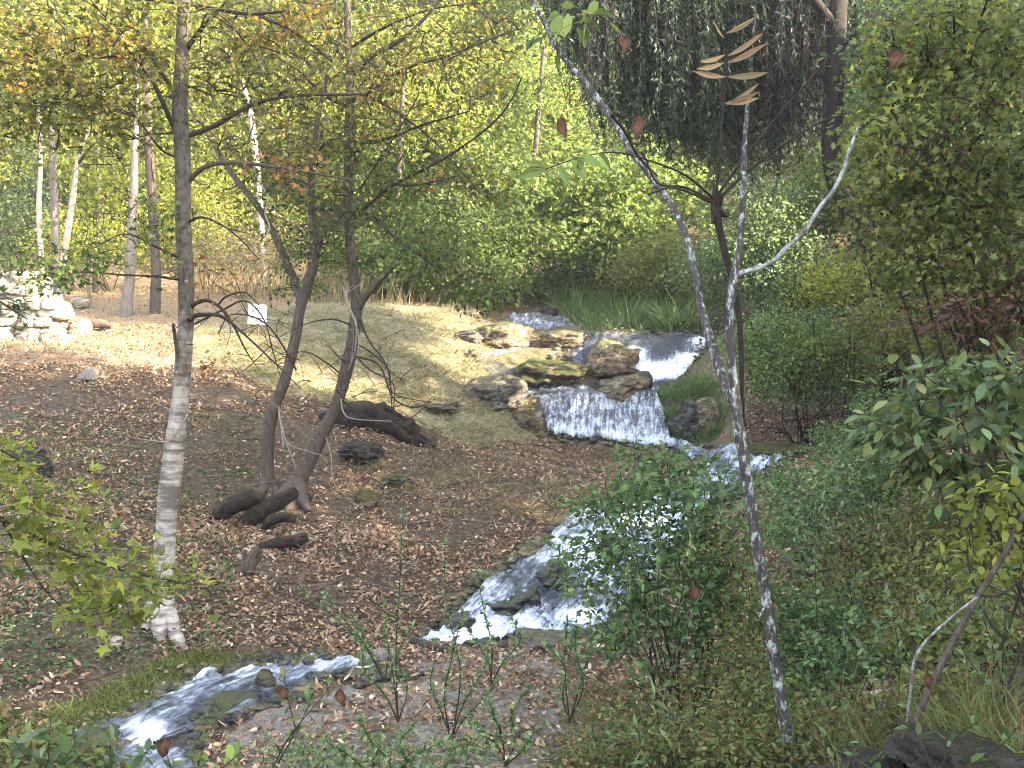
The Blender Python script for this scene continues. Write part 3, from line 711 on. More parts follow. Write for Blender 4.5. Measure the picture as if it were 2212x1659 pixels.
# ------------------------------------------------------------------ stone wall, sign, post
def stone_wall():
    base = gh(40, 742); d = base[1]; s = d / F
    prof = [(-420,575),(-300,570),(-100,578),(0,580),(58,584),(80,612),(98,640),(118,652),(136,700)]
    t = thing('stone_wall', 'sunlit dry stone wall of pale rough limestone blocks', 'wall', base)
    mb = MB(); rs = np.random.default_rng(5)
    y = 748.0
    import bmesh
    bm = bmesh.new(); bmesh.ops.create_cube(bm, size=2.0); bmesh.ops.subdivide_edges(bm, edges=bm.edges[:], cuts=4, use_grid_fill=True)
    CV = np.array([v.co[:] for v in bm.verts]); CF = np.array([[v.index for v in f.verts] for f in bm.faces]); bm.free()
    while y > 565:
        hh = rs.uniform(15, 30)
        x = -420.0 + rs.uniform(-20, 20)
        while x < 135:
            ww = rs.uniform(24, 62)
            top = np.interp(x + ww * .7, [p[0] for p in prof], [p[1] for p in prof])
            if y - hh * .8 > top - 6 and x + ww < 140:
                for layer in range(2):
                    V = CV / np.maximum(1, (np.abs(CV) ** 9).sum(1, keepdims=True) ** (1 / 9))
                    V = V * (1 + .16 * fbm(V * 1.1 + rs.uniform(0, 90), 3))[:, None] + .02 * fbm(V * 6 + rs.uniform(0, 50), 2)[:, None]
                    a = rs.normal() * .06; ca, sa = math.cos(a), math.sin(a)
                    V = V * np.array([ww * .52 * s, .26, hh * .54 * s])
                    V = np.stack([V[:, 0] * ca - V[:, 2] * sa, V[:, 1], V[:, 0] * sa + V[:, 2] * ca], 1)
                    c = at(x + ww / 2, y - hh / 2, d) + np.array([0, .25 + layer * .42 + rs.normal() * .05, 0])
                    mb.add(V + c, CF)
            x += ww + rs.uniform(0, 2)
        y -= hh * .93
    mb.build('stones', M['limestone'], t)
stone_wall()

def box(mb, c, ex, ey, ez, hx, hy, hz, m=0, bev=.1):
    s = np.array([(a, b, g) for a in (-1, 1) for b in (-1, 1) for g in (-1, 1)], float)
    V = c + s[:, :1] * ex * hx + s[:, 1:2] * ey * hy + s[:, 2:] * ez * hz
    mb.add(V, [(0,1,3,2),(4,6,7,5),(0,4,5,1),(2,3,7,6),(0,2,6,4),(1,5,7,3)], m)

def sign():
    d = 26.3; s = d / F
    c = at(556, 679, d); foot = gh(560, 762); foot = at(559, 742, d); foot[2] = gz(foot[0], foot[1])
    t = thing('notice_sign', 'small white notice board with lines of print on a thin stake', 'sign', foot)
    ex = unit(np.array([1, .12, -.06])); ez = unit(np.array([.02, .15, 1])); ey = np.cross(ez, ex)
    mb = MB(); box(mb, c, ex, ey, ez, 19.5 * s, .006, 22 * s); mb.build('board', flatmat('sign_white', (.66,.67,.68), .5, .1), t, False)
    mb = MB()
    fr = c - ey * .0095
    rs = np.random.default_rng(3)
    for k in range(9):                                 # lines of print, too small in the photograph to read
        z = 17 - k * 4.1; w0 = 12 if k in (0, 1) else rs.uniform(8, 16); x = -w0
        while x < w0:
            w = rs.uniform(1.0, 3.6); w = min(w, w0 - x + .4)
            box(mb, fr + ez * z * s + ex * (x + w / 2) * s, ex, ey, ez, w / 2 * s, .0012, (1.5 if k < 2 else 1.1) * s); x += w + .9
    mb.build('print', flatmat('sign_ink', (.12,.15,.3), .6, .1), t, False)
    mb = MB(); tube(mb, np.array([foot - [0, 0, .2], c + ey * .02 - ez * 5 * s, c + ey * .02 + ez * 20 * s]), .018, 6); mb.build('stake', M['wood'], t)
sign()

def post():
    p = gh(196, 668); d = p[1]
    t = thing('wooden_post', 'thin leaning wooden post with small board on top in sunlit grass', 'post', p)
    s = d / F
    P, r = limb_px([(197,670,9),(193,640,8),(187,596,8)], d)
    mb = MB(); tube(mb, P, r, 8, 0, .06, True); mb.build('shaft', M['wood'], t)
    mb = MB(); box(mb, at(181, 597, d - .06), unit(np.array([1, 0, -.06])), np.array([0, 1.0, 0]), unit(np.array([.06, 0, 1.0])), 14 * s, .02, 8 * s); mb.build('board', M['wood'], t, False)
post()

# ------------------------------------------------------------------ trees
def tree(name, label, cat, trunk, d, tmat, crown=None, limbs=(), twigmat='twig', root=None, bumpy=.06, foot=True, stems=(), group=None, sides=12):
    """trunk and limbs in picture px (x, y, width); limbs: (points, depth drift); crown: dicts for sprays"""
    P, r = limb_px(trunk, d)
    base = P[0].copy()
    if foot:
        base[2] = min(base[2], gz(base[0], base[1]))
        P = np.concatenate([[base - [0, 0, .25]], P]); r[0] *= 1.12; r = np.concatenate([[r[0] * 1.45], r])
    t = thing(name, label, cat, base, group)
    mb = MB(); tube(mb, P, r, sides, 0, bumpy)
    for pts in (root or []):
        q = np.array([gh(x, y) + [0, 0, wd * .2 / F * d] if k else at(x, y, d) for k, (x, y, wd) in enumerate(pts)]); q = spl(np.concatenate([q, np.array([[p[2] * .5 / F * d] for p in pts])], 1)); tube(mb, q[:, :3], np.maximum(q[:, 3], .004), 8, 0, .15)
    mb.build('trunk', M[tmat], t)
    att = [P[len(P) // 3:]]
    for pts, dd, mm in stems:
        P2, r2 = limb_px(pts, d, dd); mb = MB(); tube(mb, P2, r2, 10, 0, bumpy); mb.build('stem', M[mm], t); att.append(P2)
    for k, lb in enumerate(limbs):
        pts, dd = lb[0], lb[1]; mm = lb[2] if len(lb) > 2 else twigmat
        P2, r2 = limb_px(pts, d, dd); mb = MB(); tube(mb, P2, r2, 7, 0, .05); mb.build('branch', M[mm], t)
        if len(lb) < 4: att.append(P2)
    att = np.concatenate(att)
    for c in (crown or []):
        c = dict(c); mb = MB()
        cen = blobs(c.pop('blobs'), c.pop('n'))
        lm = c.pop('leaf'); nm = c.pop('name', 'crown'); tw = c.pop('tw', twigmat)
        sprays(mb, att, cen, **c)
        mb.build(nm, [M[lm], M[tw]], t)
    return t

WS[0] = .86
# the pale banded tree on the near bank
D1 = 13.3
tree('tree', 'pale banded trunk rising from the leafy bank beside the lower stream', 'tree',
     [(346,1345,64),(352,1290,56),(356,1180,53),(364,1080,54),(376,980,52),(388,880,44),(396,780,42),(402,690,41),(402,600,40),(396,500,40),(396,400,41),(392,300,42),(388,230,40),(392,150,37),(394,80,33),(398,0,30),(404,-90,26),(410,-200,20)],
     D1, 'band', root=[[(346,1295,44),(325,1335,38),(310,1362,14)],[(354,1295,48),(368,1350,40),(384,1382,28),(404,1400,10)],[(350,1295,46),(346,1360,36),(350,1392,12)]],
     limbs=[([(410,292,15),(470,268,13),(520,238,11),(580,215,10),(660,205,9),(780,203,7)], -1.0, 'bark'),
            ([(404,396,14),(440,362,12),(500,351,10),(600,361,8),(700,378,6),(770,392,4)], -.8, 'bark'),
            ([(384,295,13),(360,240,12),(335,185,11),(312,150,9),(297,130,8),(250,122,6),(200,125,5),(133,103,4),(60,118,2)], -.6),
            ([(297,130,7),(260,75,5),(200,5,4),(150,-60,2)], -.8),
            ([(376,200,13),(350,160,11),(325,120,9),(290,60,6),(240,-20,4)], .6),
            ([(404,105,14),(425,75,12),(450,45,10),(490,0,6),(520,-60,4)], -.5),
            ([(313,-2,9),(433,13,9),(533,30,8),(610,25,5)], -1.5),
            ([(533,30,8),(620,60,7),(717,133,5)], -1.7),
            ([(402,700,14),(415,685,13),(435,680,11),(477,683,9),(520,715,6),(600,790,4),(650,840,2)], -.7),
            ([(404,670,12),(425,654,11),(450,650,9),(480,668,8),(505,705,6),(533,760,4),(560,800,2)], -.4),
            ([(470,660,6),(490,640,5),(530,632,4),(560,660,3)], -.4),
            ([(390,604,9),(333,597,6),(267,594,5),(200,588,4),(143,585,3),(60,560,2)], -1.2),
            ([(392,560,8),(330,530,5),(270,505,4),(205,535,3)], -.9),
            ([(380,340,6),(345,320,5),(300,260,4),(240,190,2)], -.9),
            ([(404,480,8),(440,470,6),(500,500,4),(560,560,3)], -.6),
            ([(372,925,5),(405,895,6),(368,950,4),(330,952,4),(300,948,2)], -.4, 'paletwig', 'bare'),
            ([(390,820,9),(380,740,10),(374,700,8)], -.3, 'bark', 'bare')],
     crown=[dict(blobs=[(300,300,160,220,13,1.2),(500,250,160,200,12.8,1.0),(470,700,130,90,12.8,.7),(250,520,130,120,12.6,.8),(150,150,200,160,13,1.5)], n=170, nl=0, size=.05, spread=.1, leaf='canopy', twig_r=.0065, bare=1.0, tip=.15),  # bare twigs only, no leaves, built under the crown name
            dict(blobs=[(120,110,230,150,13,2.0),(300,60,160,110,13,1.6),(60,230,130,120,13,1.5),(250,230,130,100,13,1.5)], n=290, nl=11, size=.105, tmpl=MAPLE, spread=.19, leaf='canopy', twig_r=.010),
            dict(blobs=[(520,60,150,80,12.5,1.2),(620,160,130,90,12.3,1.0),(470,160,90,90,12.6,1.0)], n=110, nl=10, size=.08, tmpl=MAPLE, spread=.14, leaf='canopy', twig_r=.010),
            dict(blobs=[(60,560,110,40,12,.9),(230,560,170,45,12.3,.9),(330,470,80,60,12.4,.8),(110,610,80,30,12,.6)], n=75, nl=9, size=.09, tmpl=MAPLE, spread=.12, leaf='mid', twig_r=.006),
            dict(blobs=[(590,90,60,60,12.4,.5),(100,70,60,40,12.6,.6),(40,170,50,50,12.6,.6),(250,95,50,40,12.6,.5),(660,20,60,30,12.2,.5)], n=45, nl=10, size=.085, tmpl=MAPLE, spread=.11, leaf='orange', twig_r=.004),
            dict(blobs=[(410,770,60,50,12.8,.5),(440,600,60,70,12.7,.5),(640,380,120,30,12.3,.5)], n=26, nl=5, size=.085, tmpl=MAPLE, spread=.09, leaf='rust', twig_r=.004)])

# twin leaning trees above the logs
D2 = 18.4
tree('tree', 'slender tree with kinked grey trunk, standing beside the forked leaning tree', 'tree',
     [(580,1062,36),(578,1000,34),(579,930,36),(596,870,30),(612,830,29),(634,750,27),(648,670,26),(660,620,27),(678,570,24),(678,500,21),(672,440,18),(676,350,15),(684,270,13),(700,190,11),(718,130,8),(740,40,5)],
     D2, 'bark', bumpy=.12, root=[[(580,1040,34),(570,1066,24),(556,1082,8)],[(582,1040,34),(594,1066,24),(604,1084,8)]],
     stems=[([(652,650,24),(636,610,22),(610,545,18),(570,465,16),(520,400,15),(478,340,13),(440,275,11),(412,235,8),(390,180,5)], 1.2, 'bark')],
     limbs=[([(678,560,14),(700,510,12),(735,470,8),(760,420,5)], -.5, 'bark'),
            ([(684,330,7),(720,300,5),(800,310,4),(850,296,3)], -.8),
            ([(600,860,6.3),(604,900,5.6),(612,935,4.9),(625,960,3.5),(665,975,2.8),(700,985,1.4)], -.5, 'paletwig', 'b'),
            ([(604,905,4.2),(610,940,3.5),(612,968,2.1)], -.5, 'paletwig', 'b'),
            ([(612,935,3.5),(625,975,2.8),(640,1010,1.4)], -.5, 'paletwig', 'b'),
            ([(560,395,5.6),(580,425,4.9),(573,460,4.2),(582,490,3.5),(570,520,2.1)], -1.2, 'paletwig', 'b')],
     crown=[dict(blobs=[(560,350,150,200,18.8,1.4),(600,700,100,120,18,.8)], n=90, nl=0, size=.05, spread=.1, leaf='canopy', twig_r=.0065, bare=1.0, tip=.15),  # leafless twigs, named crown like the foliage
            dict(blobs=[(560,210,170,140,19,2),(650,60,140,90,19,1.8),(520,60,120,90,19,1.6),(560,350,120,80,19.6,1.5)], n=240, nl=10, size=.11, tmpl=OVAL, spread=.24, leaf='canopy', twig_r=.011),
            dict(blobs=[(640,560,90,90,19,1.2),(620,400,70,80,19,1.2)], n=110, nl=12, size=.09, tmpl=OVAL, spread=.16, leaf='mid', twig_r=.007)])

tree('tree', 'leaning dark forked tree with long side branches behind the dark logs', 'tree',
     [(634,1075,50),(655,1025,38),(690,950,34),(725,880,32),(748,800,31),(764,720,30),(770,660,30),(762,590,27),(755,500,26),(752,420,25),(754,350,25),(755,260,24),(757,190,22),(752,100,19),(750,0,16),(748,-100,12)],
     D2, 'bark', bumpy=.09, root=[[(640,1050,44),(610,1085,34),(575,1108,24),(540,1128,10)],[(640,1050,46),(650,1084,34),(668,1104,10)],[(636,1050,44),(628,1088,30),(618,1110,8)]],
     stems=[([(772,672,22),(785,648,18),(820,606,12),(860,563,8),(872,550,4)], -.4, 'bark')],
     limbs=[([(760,166,16),(804,120,14),(864,87,12),(910,47,9),(950,0,6),(990,-50,4)], -1.0, 'bark'),
            ([(762,215,13),(790,203,11),(877,147,8),(970,120,6),(1070,80,4),(1130,60,2)], -1.4, 'bark'),
            ([(790,205,8),(840,232,7),(917,287,5),(980,350,4),(1040,420,3)], -1.2),
            ([(765,310,10),(800,306,8),(847,297,7),(904,273,6),(1014,240,3)], -1.0),
            ([(762,470,9),(800,440,7),(850,400,7),(964,340,6),(1060,270,5),(1104,217,4),(1127,167,3)], -1.5),
            ([(850,400,5),(900,400,4),(990,380,3)], -1.5),
            ([(744,130,11),(715,85,9),(690,40,6),(670,-20,4)], .5),
            ([(748,230,10),(700,205,9),(640,150,7),(560,110,5),(480,100,3)], .8),
            ([(762,100,9),(830,60,7),(930,20,5),(1050,5,3)], -.8),
            ([(766,460,8),(810,470,7),(860,520,5),(920,560,4),(985,640,4),(1005,670,3)], -2.4),
            ([(770,420,5),(830,330,4),(880,250,3)], -.8),
            ([(762,740,5),(800,760,4),(840,800,3),(850,850,3),(930,870,2)], -.6, 'twig', 'b'),
            ([(760,760,5),(800,800,4),(850,830,3),(852,900,3),(890,930,2)], -.9, 'twig', 'b'),
            ([(735,860,6),(760,880,5),(800,905,4),(870,912,3),(940,860,2)], -.7, 'twig', 'b'),
            ([(735,850,4.2),(742,890,3.5),(765,905,2.8),(845,910,2.1)], -.9, 'paletwig', 'b'),
            ([(750,620,4.2),(752,660,3.5),(768,700,2.8),(775,740,2.8),(770,820,1.4)], -.5, 'paletwig', 'b'),
            ([(700,930,3.5),(715,985,2.8),(720,1040,2.1),(745,1070,1.4)], -.6, 'paletwig', 'b'),
            ([(745,815,5),(700,780,4),(660,760,3),(610,765,2),(570,740,2)], -.8, 'twig', 'b'),
            ([(764,705,5),(720,690,4),(660,700,3),(600,730,2)], -.9, 'twig', 'b'),
            ([(690,955,3.5),(660,940,2.8),(600,880,2.1),(560,850,1.4)], -.7, 'paletwig', 'b')],
     crown=[dict(blobs=[(900,250,190,180,17.8,1.4),(700,300,150,200,18,1.2),(850,500,150,140,17.8,1.0),(820,800,120,110,17.6,.7),(680,800,110,120,17.8,.8)], n=200, nl=0, size=.05, spread=.1, leaf='canopy', twig_r=.0065, bare=1.0, tip=.15),  # leafless twigs of the forked tree, also named crown
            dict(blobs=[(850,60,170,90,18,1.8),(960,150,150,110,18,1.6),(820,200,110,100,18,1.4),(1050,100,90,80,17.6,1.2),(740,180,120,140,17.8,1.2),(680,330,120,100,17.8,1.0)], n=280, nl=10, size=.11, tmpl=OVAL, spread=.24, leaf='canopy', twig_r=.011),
            dict(blobs=[(860,330,130,90,18,1.4),(800,450,120,90,18.3,1.2),(700,520,110,80,18.6,1.2),(910,470,110,80,18,1.2)], n=230, nl=13, size=.09, tmpl=OVAL, spread=.17, leaf='mid', twig_r=.007),
            dict(blobs=[(960,540,90,60,17,.8),(1060,620,90,50,16.6,.8),(900,570,60,50,17,.8)], n=85, nl=13, size=.10, tmpl=OVAL, spread=.15, droop=.5, leaf='mid', twig_r=.006),
            dict(blobs=[(830,180,140,150,17.8,1.5),(900,380,90,30,17.5,.8)], n=40, nl=7, size=.085, tmpl=OVAL, spread=.12, leaf='rust', twig_r=.005)])

WS[0] = .78
def vine(label, pts, d, mm):
    P, r = limb_px(pts, d, -.5); t = thing('dead_vine', label, 'vine', P[0]); mb = MB()
    tube(mb, P, r, 5, 0, .05)
    for k in range(7):
        i = RNG.integers(2, len(P) - 2); v = unit(RNG.normal(size=3) + [0, 0, -.2]) * RNG.uniform(.2, .8)
        tube(mb, spl([P[i], P[i] + v * .5 + RNG.normal(size=3) * .1, P[i] + v + RNG.normal(size=3) * .15], 7), np.linspace(.007, .002, 7), 4, 0)
    mb.build('stem', M[mm], t)
for a in [('dark dead vine arching from the kinked trunk towards the banded trunk', [(640,800,6),(600,730,5),(560,690,5),(500,680,4),(470,720,3)], 17.6, 'twig'),
          ('dark dead vine hanging across the straw slope beside the forked trunk', [(775,690,6),(800,740,5),(835,790,5),(845,850,4),(848,930,2)], 17.4, 'twig'),
          ('dark drooping vine from the forked trunk over the straw towards the falls', [(768,770,6),(820,790,5),(850,860,5),(900,880,4),(940,855,2)], 17.5, 'twig'),
          ('pale dead vine trailing down the leaf slope below the forked trunk', [(740,620,5),(752,660,5),(770,700,4),(766,760,3),(752,800,2)], 17.6, 'paletwig'),
          ('dark arching vine in front of the small white notice', [(420,700,6),(480,670,6),(530,650,5),(570,690,4),(590,760,4),(610,830,2)], 14.5, 'twig')]:
    vine(*a)
# lichen-covered tree in front
D3 = 6.9
tree('tree', 'slim lichen-spotted tree rising from the bottom edge before the waterfall', 'tree',
     [(1722,1680,40),(1705,1610,37),(1688,1520,34),(1672,1420,33),(1660,1330,31),(1645,1240,29),(1630,1150,29),(1616,1050,30),(1602,960,31),(1590,880,30),(1582,800,25),(1577,730,24),(1578,660,23),(1586,600,24),(1596,540,18),(1603,460,17),(1607,370,16),(1609,300,15),(1614,240,11),(1618,190,7)],
     D3, 'lichen', sides=14, bumpy=.12,
     stems=[([(1596,900,28),(1570,840,24),(1548,775,28),(1530,720,26),(1512,650,21),(1498,570,21),(1478,500,21),(1452,445,22),(1410,385,23),(1360,318,24),(1320,255,22),(1270,185,20),(1215,120,19),(1180,55,18),(1150,0,16),(1120,-80,12)], 1.6, 'lichen')],
     limbs=[([(1588,594,18),(1622,584,15),(1668,566,14),(1700,534,13),(1738,500,13),(1768,452,12),(1802,408,11),(1822,366,11),(1836,322,10),(1856,268,5)], -.3, 'lichenpale'),
            ([(1322,250,9),(1350,285,8),(1380,340,7),(1420,380,4)], .6, 'twig'),
            ([(1652,1310,5),(1640,1332,6),(1632,1325,3)], -.2, 'lichenpale'),
            ([(1575,650,4),(1560,700,4),(1540,740,4)], -.1, 'twig')],
     crown=[dict(blobs=[(1180,60,60,60,8,.3)], n=4, nl=3, size=.09, spread=.07, leaf='mid', twig_r=.003),
            dict(blobs=[(1250,30,60,30,8,.2)], n=5, nl=6, size=.16, spread=.07, leaf='pale', twig_r=.003, droop=.4)])

WS[0] = 1.0
def pinnate(mb, start, path, d, n, size, leafm=0, twm=1, droop=.6, t0=.35, dd=0.0, r=5, tmpl=OVAL):
    P, rr = limb_px([(x, y, max(r * (1 - i / len(path)), 2)) for i, (x, y) in enumerate(path)], d, dd)
    tube(mb, P, rr, 5, twm)
    k = np.linspace(t0, .98, n) * (len(P) - 1); i0 = np.minimum(k.astype(int), len(P) - 2)
    B = P[i0] + (P[i0 + 1] - P[i0]) * (k - i0)[:, None]
    T = unit(P[i0 + 1] - P[i0])
    side = unit(np.cross(T, np.tile([0, 1.0, .3], (n, 1))))
    for sg in (-1, 1):
        A = side * sg + T * .35 + np.array([0, 0, -droop]) + RNG.normal(size=(n, 3)) * .12
        leaves(mb, B, A, size * RNG.uniform(.8, 1.15, n), tmpl, .55, leafm, .18)

def sapling():
    d = 7.05
    P, r = limb_px([(1602,800,12),(1598,700,12),(1588,630,13),(1570,560,15),(1555,500,17),(1547,460,22),(1545,430,16),(1544,405,9)], d)
    t = thing('sapling', 'thin dark sapling with knobbed top and long leaf stalks beside the lichen trunk', 'sapling', gh(1640, 1640))
    P = np.concatenate([spl([gh(1716, 1640) - [0, 0, .1], at(1668, 1330, 7.15), at(1612, 1000, 7.1), P[0]], 10)[:-1], P]); r = np.concatenate([np.full(9, r[0] * .8), r])
    mb = MB(); tube(mb, P, r, 8, 0, .1); mb.build('trunk', M['darkbark'], t)
    mb = MB(); q = at(1546, 455, d)
    for k in range(14):
        a = RNG.normal(size=3) * .02; tube(mb, [q + a, q + a * 2.0 + [0, 0, .01]], [.018, .006], 6)
    mb.build('bud_knob', M['darkbark'], t)
    S = [[(1546,430),(1555,330),(1562,240),(1572,130),(1574,70)], [(1548,425),(1600,350),(1680,250),(1760,160),(1795,115),(1816,85)], [(1550,430),(1640,350),(1760,270),(1830,245)],
         [(1543,430),(1490,385),(1440,360),(1340,330),(1260,338),(1180,365)], [(1540,435),(1480,405),(1420,395),(1390,330)], [(1542,440),(1500,420),(1450,405),(1400,420)]]
    for k, path in enumerate(S):
        mb = MB()
        P2, r2 = limb_px([(x, y, max(7 - 1.2 * i, 2.5)) for i, (x, y) in enumerate(path)], d, -.3 if k != 3 else -.8)
        tube(mb, P2, r2, 6, 0); mb.build('leaf_stalk', M['twig'], t)
    mb = MB()
    dl = d - .3
    lf = [(1568,72,1636,42,.30),(1564,82,1540,50,.2),(1572,120,1648,78,.30),(1566,118,1512,140,.22),(1571,135,1656,100,.34),(1565,135,1505,155,.25),(1570,165,1660,163,.30),(1568,165,1496,160,.24),(1568,222,1640,205,.30),(1570,226,1640,186,.26),(1566,222,1640,218,.2)]
    for x0, y0, x1, y1, sz in lf:
        a = at(x0, y0, dl); e = at(x1, y1, dl - .05); n = 7
        L = np.linalg.norm(e - a); S_ = spl([a, (a + e) / 2 + [0, 0, .04 * L], e + [0, 0, .02]], n)
        w = np.sin(np.linspace(.12, np.pi * .97, n)) * 0.14 * L
        up = np.array([0, -.25, -1.0]); tip = np.array([.0, -.9, .25])
        V = np.concatenate([S_, S_ + w[:, None] * unit(up), S_ + w[:, None] * .5 * unit(tip)])
        i = np.arange(n - 1)
        mb.add(V, np.stack([i, i + 1, n + i + 1, n + i], 1)); mb.add(V, np.stack([i + 1, i, 2 * n + i, 2 * n + i + 1], 1))
    mb.build('withered_leaf', leafmat('withered_leaf', [(.30,.20,.10),(.36,.26,.13),(.22,.14,.08)], .4), t)
    mb = MB()
    dl = d - .75
    for x0, y0, x1, y1 in [(1290,330,1318,368),(1250,340,1300,360),(1235,345,1268,392),(1205,358,1228,398),(1180,365,1135,352),(1180,366,1120,385),(1260,338,1248,372)]:
        a = at(x0, y0, dl); e = at(x1, y1, dl); n = 7; L = np.linalg.norm(e - a)
        S_ = spl([a, (a + e) / 2 + [.0, 0, .06 * L], e], n); w = np.sin(np.linspace(.1, np.pi * .97, n)) * .2 * L
        sd = unit(np.cross(e - a, [0, 1, 0])); V = np.concatenate([S_ + w[:, None] * (sd + [0, -.4, 0]), S_, S_ - w[:, None] * (sd + [0, .4, 0])]); i = np.arange(n - 1)
        mb.add(V, np.stack([i, i + 1, n + i + 1, n + i], 1)); mb.add(V, np.stack([n + i, n + i + 1, 2 * n + i + 1, 2 * n + i], 1))
    mb.build('green_leaf', M['pale'], t)
sapling()

# willow beyond the fall
def willow():
    d = 22.4
    P, r = limb_px([(1935,690,58),(1912,610,56),(1880,520,50),(1838,450,46),(1806,390,44),(1796,320,44),(1800,220,44),(1806,120,42),(1810,0,40),(1830,-150,34),(1850,-400,22)], d)
    base = P[0].copy(); base[2] = gz(base[0], base[1]); P = np.concatenate([[base - [0, 0, .3]], P]); r = np.concatenate([[r[0]], r])
    t = thing('willow_tree', 'large dark weeping willow with curtains of hanging leaves above the waterfall', 'tree', base)
    mb = MB(); tube(mb, P, r, 14, 0, .1); mb.build('trunk', M['darkbark'], t)
    for pts, dd in [([(1806,60,24),(1700,-60,18),(1550,-120,14),(1380,-130,8),(1240,-100,4)], -2), ([(1808,20,22),(1700,-140,16),(1500,-230,10)], 1.5), ([(1806,130,14),(1860,60,10),(1960,30,7),(2050,25,4)], -1), ([(1802,-40,20),(1900,-140,14),(2050,-160,8)], 1)]:
        P2, r2 = limb_px(pts, d, dd); mb = MB(); tube(mb, P2, r2, 8, 0, .06); mb.build('branch', M['darkbark'], t)
    fr = ([1180,1230,1270,1320,1400,1480,1540,1600,1650,1700,1760,1830,1900,1990], [90,170,260,290,320,330,350,390,400,350,290,210,160,80])
    def strands(n, x0, x1, dep, extra, leaf, nm, size, lo=0.25, per=34):
        mb = MB()
        for k in range(n):
            x = RNG.uniform(x0, x1); dk = dep + RNG.normal() * 1.0
            fringe = np.interp(x, *fr) + extra + RNG.normal() * 26
            # most strands end near the fringe, others stop higher up
            end = fringe - abs(RNG.normal()) * (120 if RNG.random() < .65 else 260)
            end = min(end, fringe + 60)
            top = end - RNG.uniform(140, 320)
            a = at(x + RNG.normal() * 16, top, dk); e = at(x + RNG.normal() * 10, end, dk)
            Pk = spl([a, (a + e) / 2 + RNG.normal(size=3) * .09, e], 7)
            tube(mb, Pk, np.linspace(.007, .003, 7), 3, 1)
            m = RNG.poisson(per); u = RNG.uniform(0, 6, m); i0 = np.minimum(u.astype(int), 5)
            B = Pk[i0] + (Pk[i0 + 1] - Pk[i0]) * (u - i0)[:, None] + RNG.normal(size=(m, 3)) * .025
            A = RNG.normal(size=(m, 3)) * .6 + np.array([0, 0, -.85])
            leaves(mb, B, A, size * RNG.uniform(.7, 1.2, m), SLIM, .1, 0, .15)
        mb.build(nm, [M[leaf], M['darkbark']], t)
    strands(1500, 1190, 1900, 24.5, 0, 'willow', 'crown', .15, per=52)
    strands(900, 1160, 2000, 26.5, -60, 'willow', 'crown', .16, per=52)
    strands(110, 1640, 1800, 23.2, 20, 'deadstrand', 'withered_strand', .13)
    strands(25, 1260, 1330, 23.4, 20, 'deadstrand', 'withered_strand', .12)
    mb = MB(); cen = blobs([(1560,-60,380,90,25,2),(1850,20,200,80,25,1.5),(1450,40,260,80,26,1.5),(2010,130,150,130,21.6,1.0),(2070,60,150,150,20.6,1.0)], 800)  # last two blobs: foliage added towards the sun to shade the trunk
    leaves(mb, np.repeat(cen, 40, 0) + RNG.normal(size=(32000, 3)) * .3, RNG.normal(size=(32000, 3)) + [0, 0, -1], .15, SLIM, .2)
    mb.build('crown', [M['willow']], t)
willow()

def bare_trunk(name, label, pts, d, mm, cat='tree', limbs=(), crown=None, foot=True):
    return tree(name, label, cat, pts, d, mm, crown, limbs, foot=foot, bumpy=.08, sides=10)

YC = dict(nl=24, size=.16, tmpl=DIAM, spread=.26, twig_r=.012, sides=3)
bare_trunk('tree', 'thin white trunk standing behind the stone wall, nearest its end', [(92,600,12),(87,520,12),(84,440,11),(88,350,9),(86,250,7),(80,150,5)], 31, 'palebark',
   limbs=[([(86,440,6),(60,400,5),(20,350,3)], .5)], crown=[dict(YC, blobs=[(60,120,130,150,32,2.5),(20,300,70,80,31,1.5)], n=95, leaf='gold')])
bare_trunk('tree', 'straight grey trunk behind the end of the stone wall', [(128,640,22),(122,560,20),(118,450,18),(114,360,17),(112,280,15),(112,150,11),(115,0,7)], 31.5, 'greybark',
   crown=[dict(YC, blobs=[(150,40,150,130,33,2.5),(170,250,100,90,33,2)], n=110, leaf='gold')])
bare_trunk('tree', 'slanting white trunk leaning from beside the straight grey trunk', [(128,640,14),(136,570,14),(148,490,14),(160,410,12),(168,350,10),(185,300,7),(210,240,5)], 31, 'palebark',
   limbs=[([(168,355,7),(190,325,5),(215,300,4),(255,330,3)], -.5)], crown=[dict(YC, blobs=[(230,190,120,110,32,2),(230,400,90,110,33,2)], n=95, leaf='gold')])
bare_trunk('tree', 'thick brown trunk in sunlit grass, the one farther from pale banded tree', [(272,702,32),(275,650,26),(280,600,24),(284,520,22),(288,430,20),(292,330,17),(296,220,13),(300,80,8)], 28.5, 'greybark',
   crown=[dict(YC, blobs=[(260,60,140,110,30,2),(300,330,90,110,31,2)], n=95, leaf='yellow')])
bare_trunk('tree', 'reddish-brown trunk in sunlit grass close behind the pale banded tree', [(336,712,32),(335,660,24),(337,590,22),(333,500,21),(327,400,21),(320,300,20),(316,220,18),(314,140,15),(314,20,10)], 28.5, 'bark',
   crown=[dict(YC, blobs=[(380,60,140,110,30,2),(420,230,90,110,31,2)], n=95, leaf='yellow')])
bare_trunk('dead_tree', 'broken pale snag standing behind the slender kinked tree', [(572,620,12),(566,520,14),(558,400,15),(550,320,15),(543,260,14),(534,215,12),(527,188,8),(525,170,3)], 36.3, 'palebark', 'dead tree',
   limbs=[([(548,268,5),(520,245,5),(500,235,3),(478,240,2)], -.2, 'paletwig'), ([(542,250,4),(560,262,3),(575,270,2)], -.2, 'paletwig')])
bare_trunk('tree', 'dark thin trunk among yellow leaves far behind the banded tree', [(205,640,12),(208,560,12),(214,460,11),(212,330,9),(205,200,7),(200,60,4)], 36, 'bark',
   crown=[dict(YC, blobs=[(180,120,180,150,37,2.5)], n=110, leaf='yellow')])
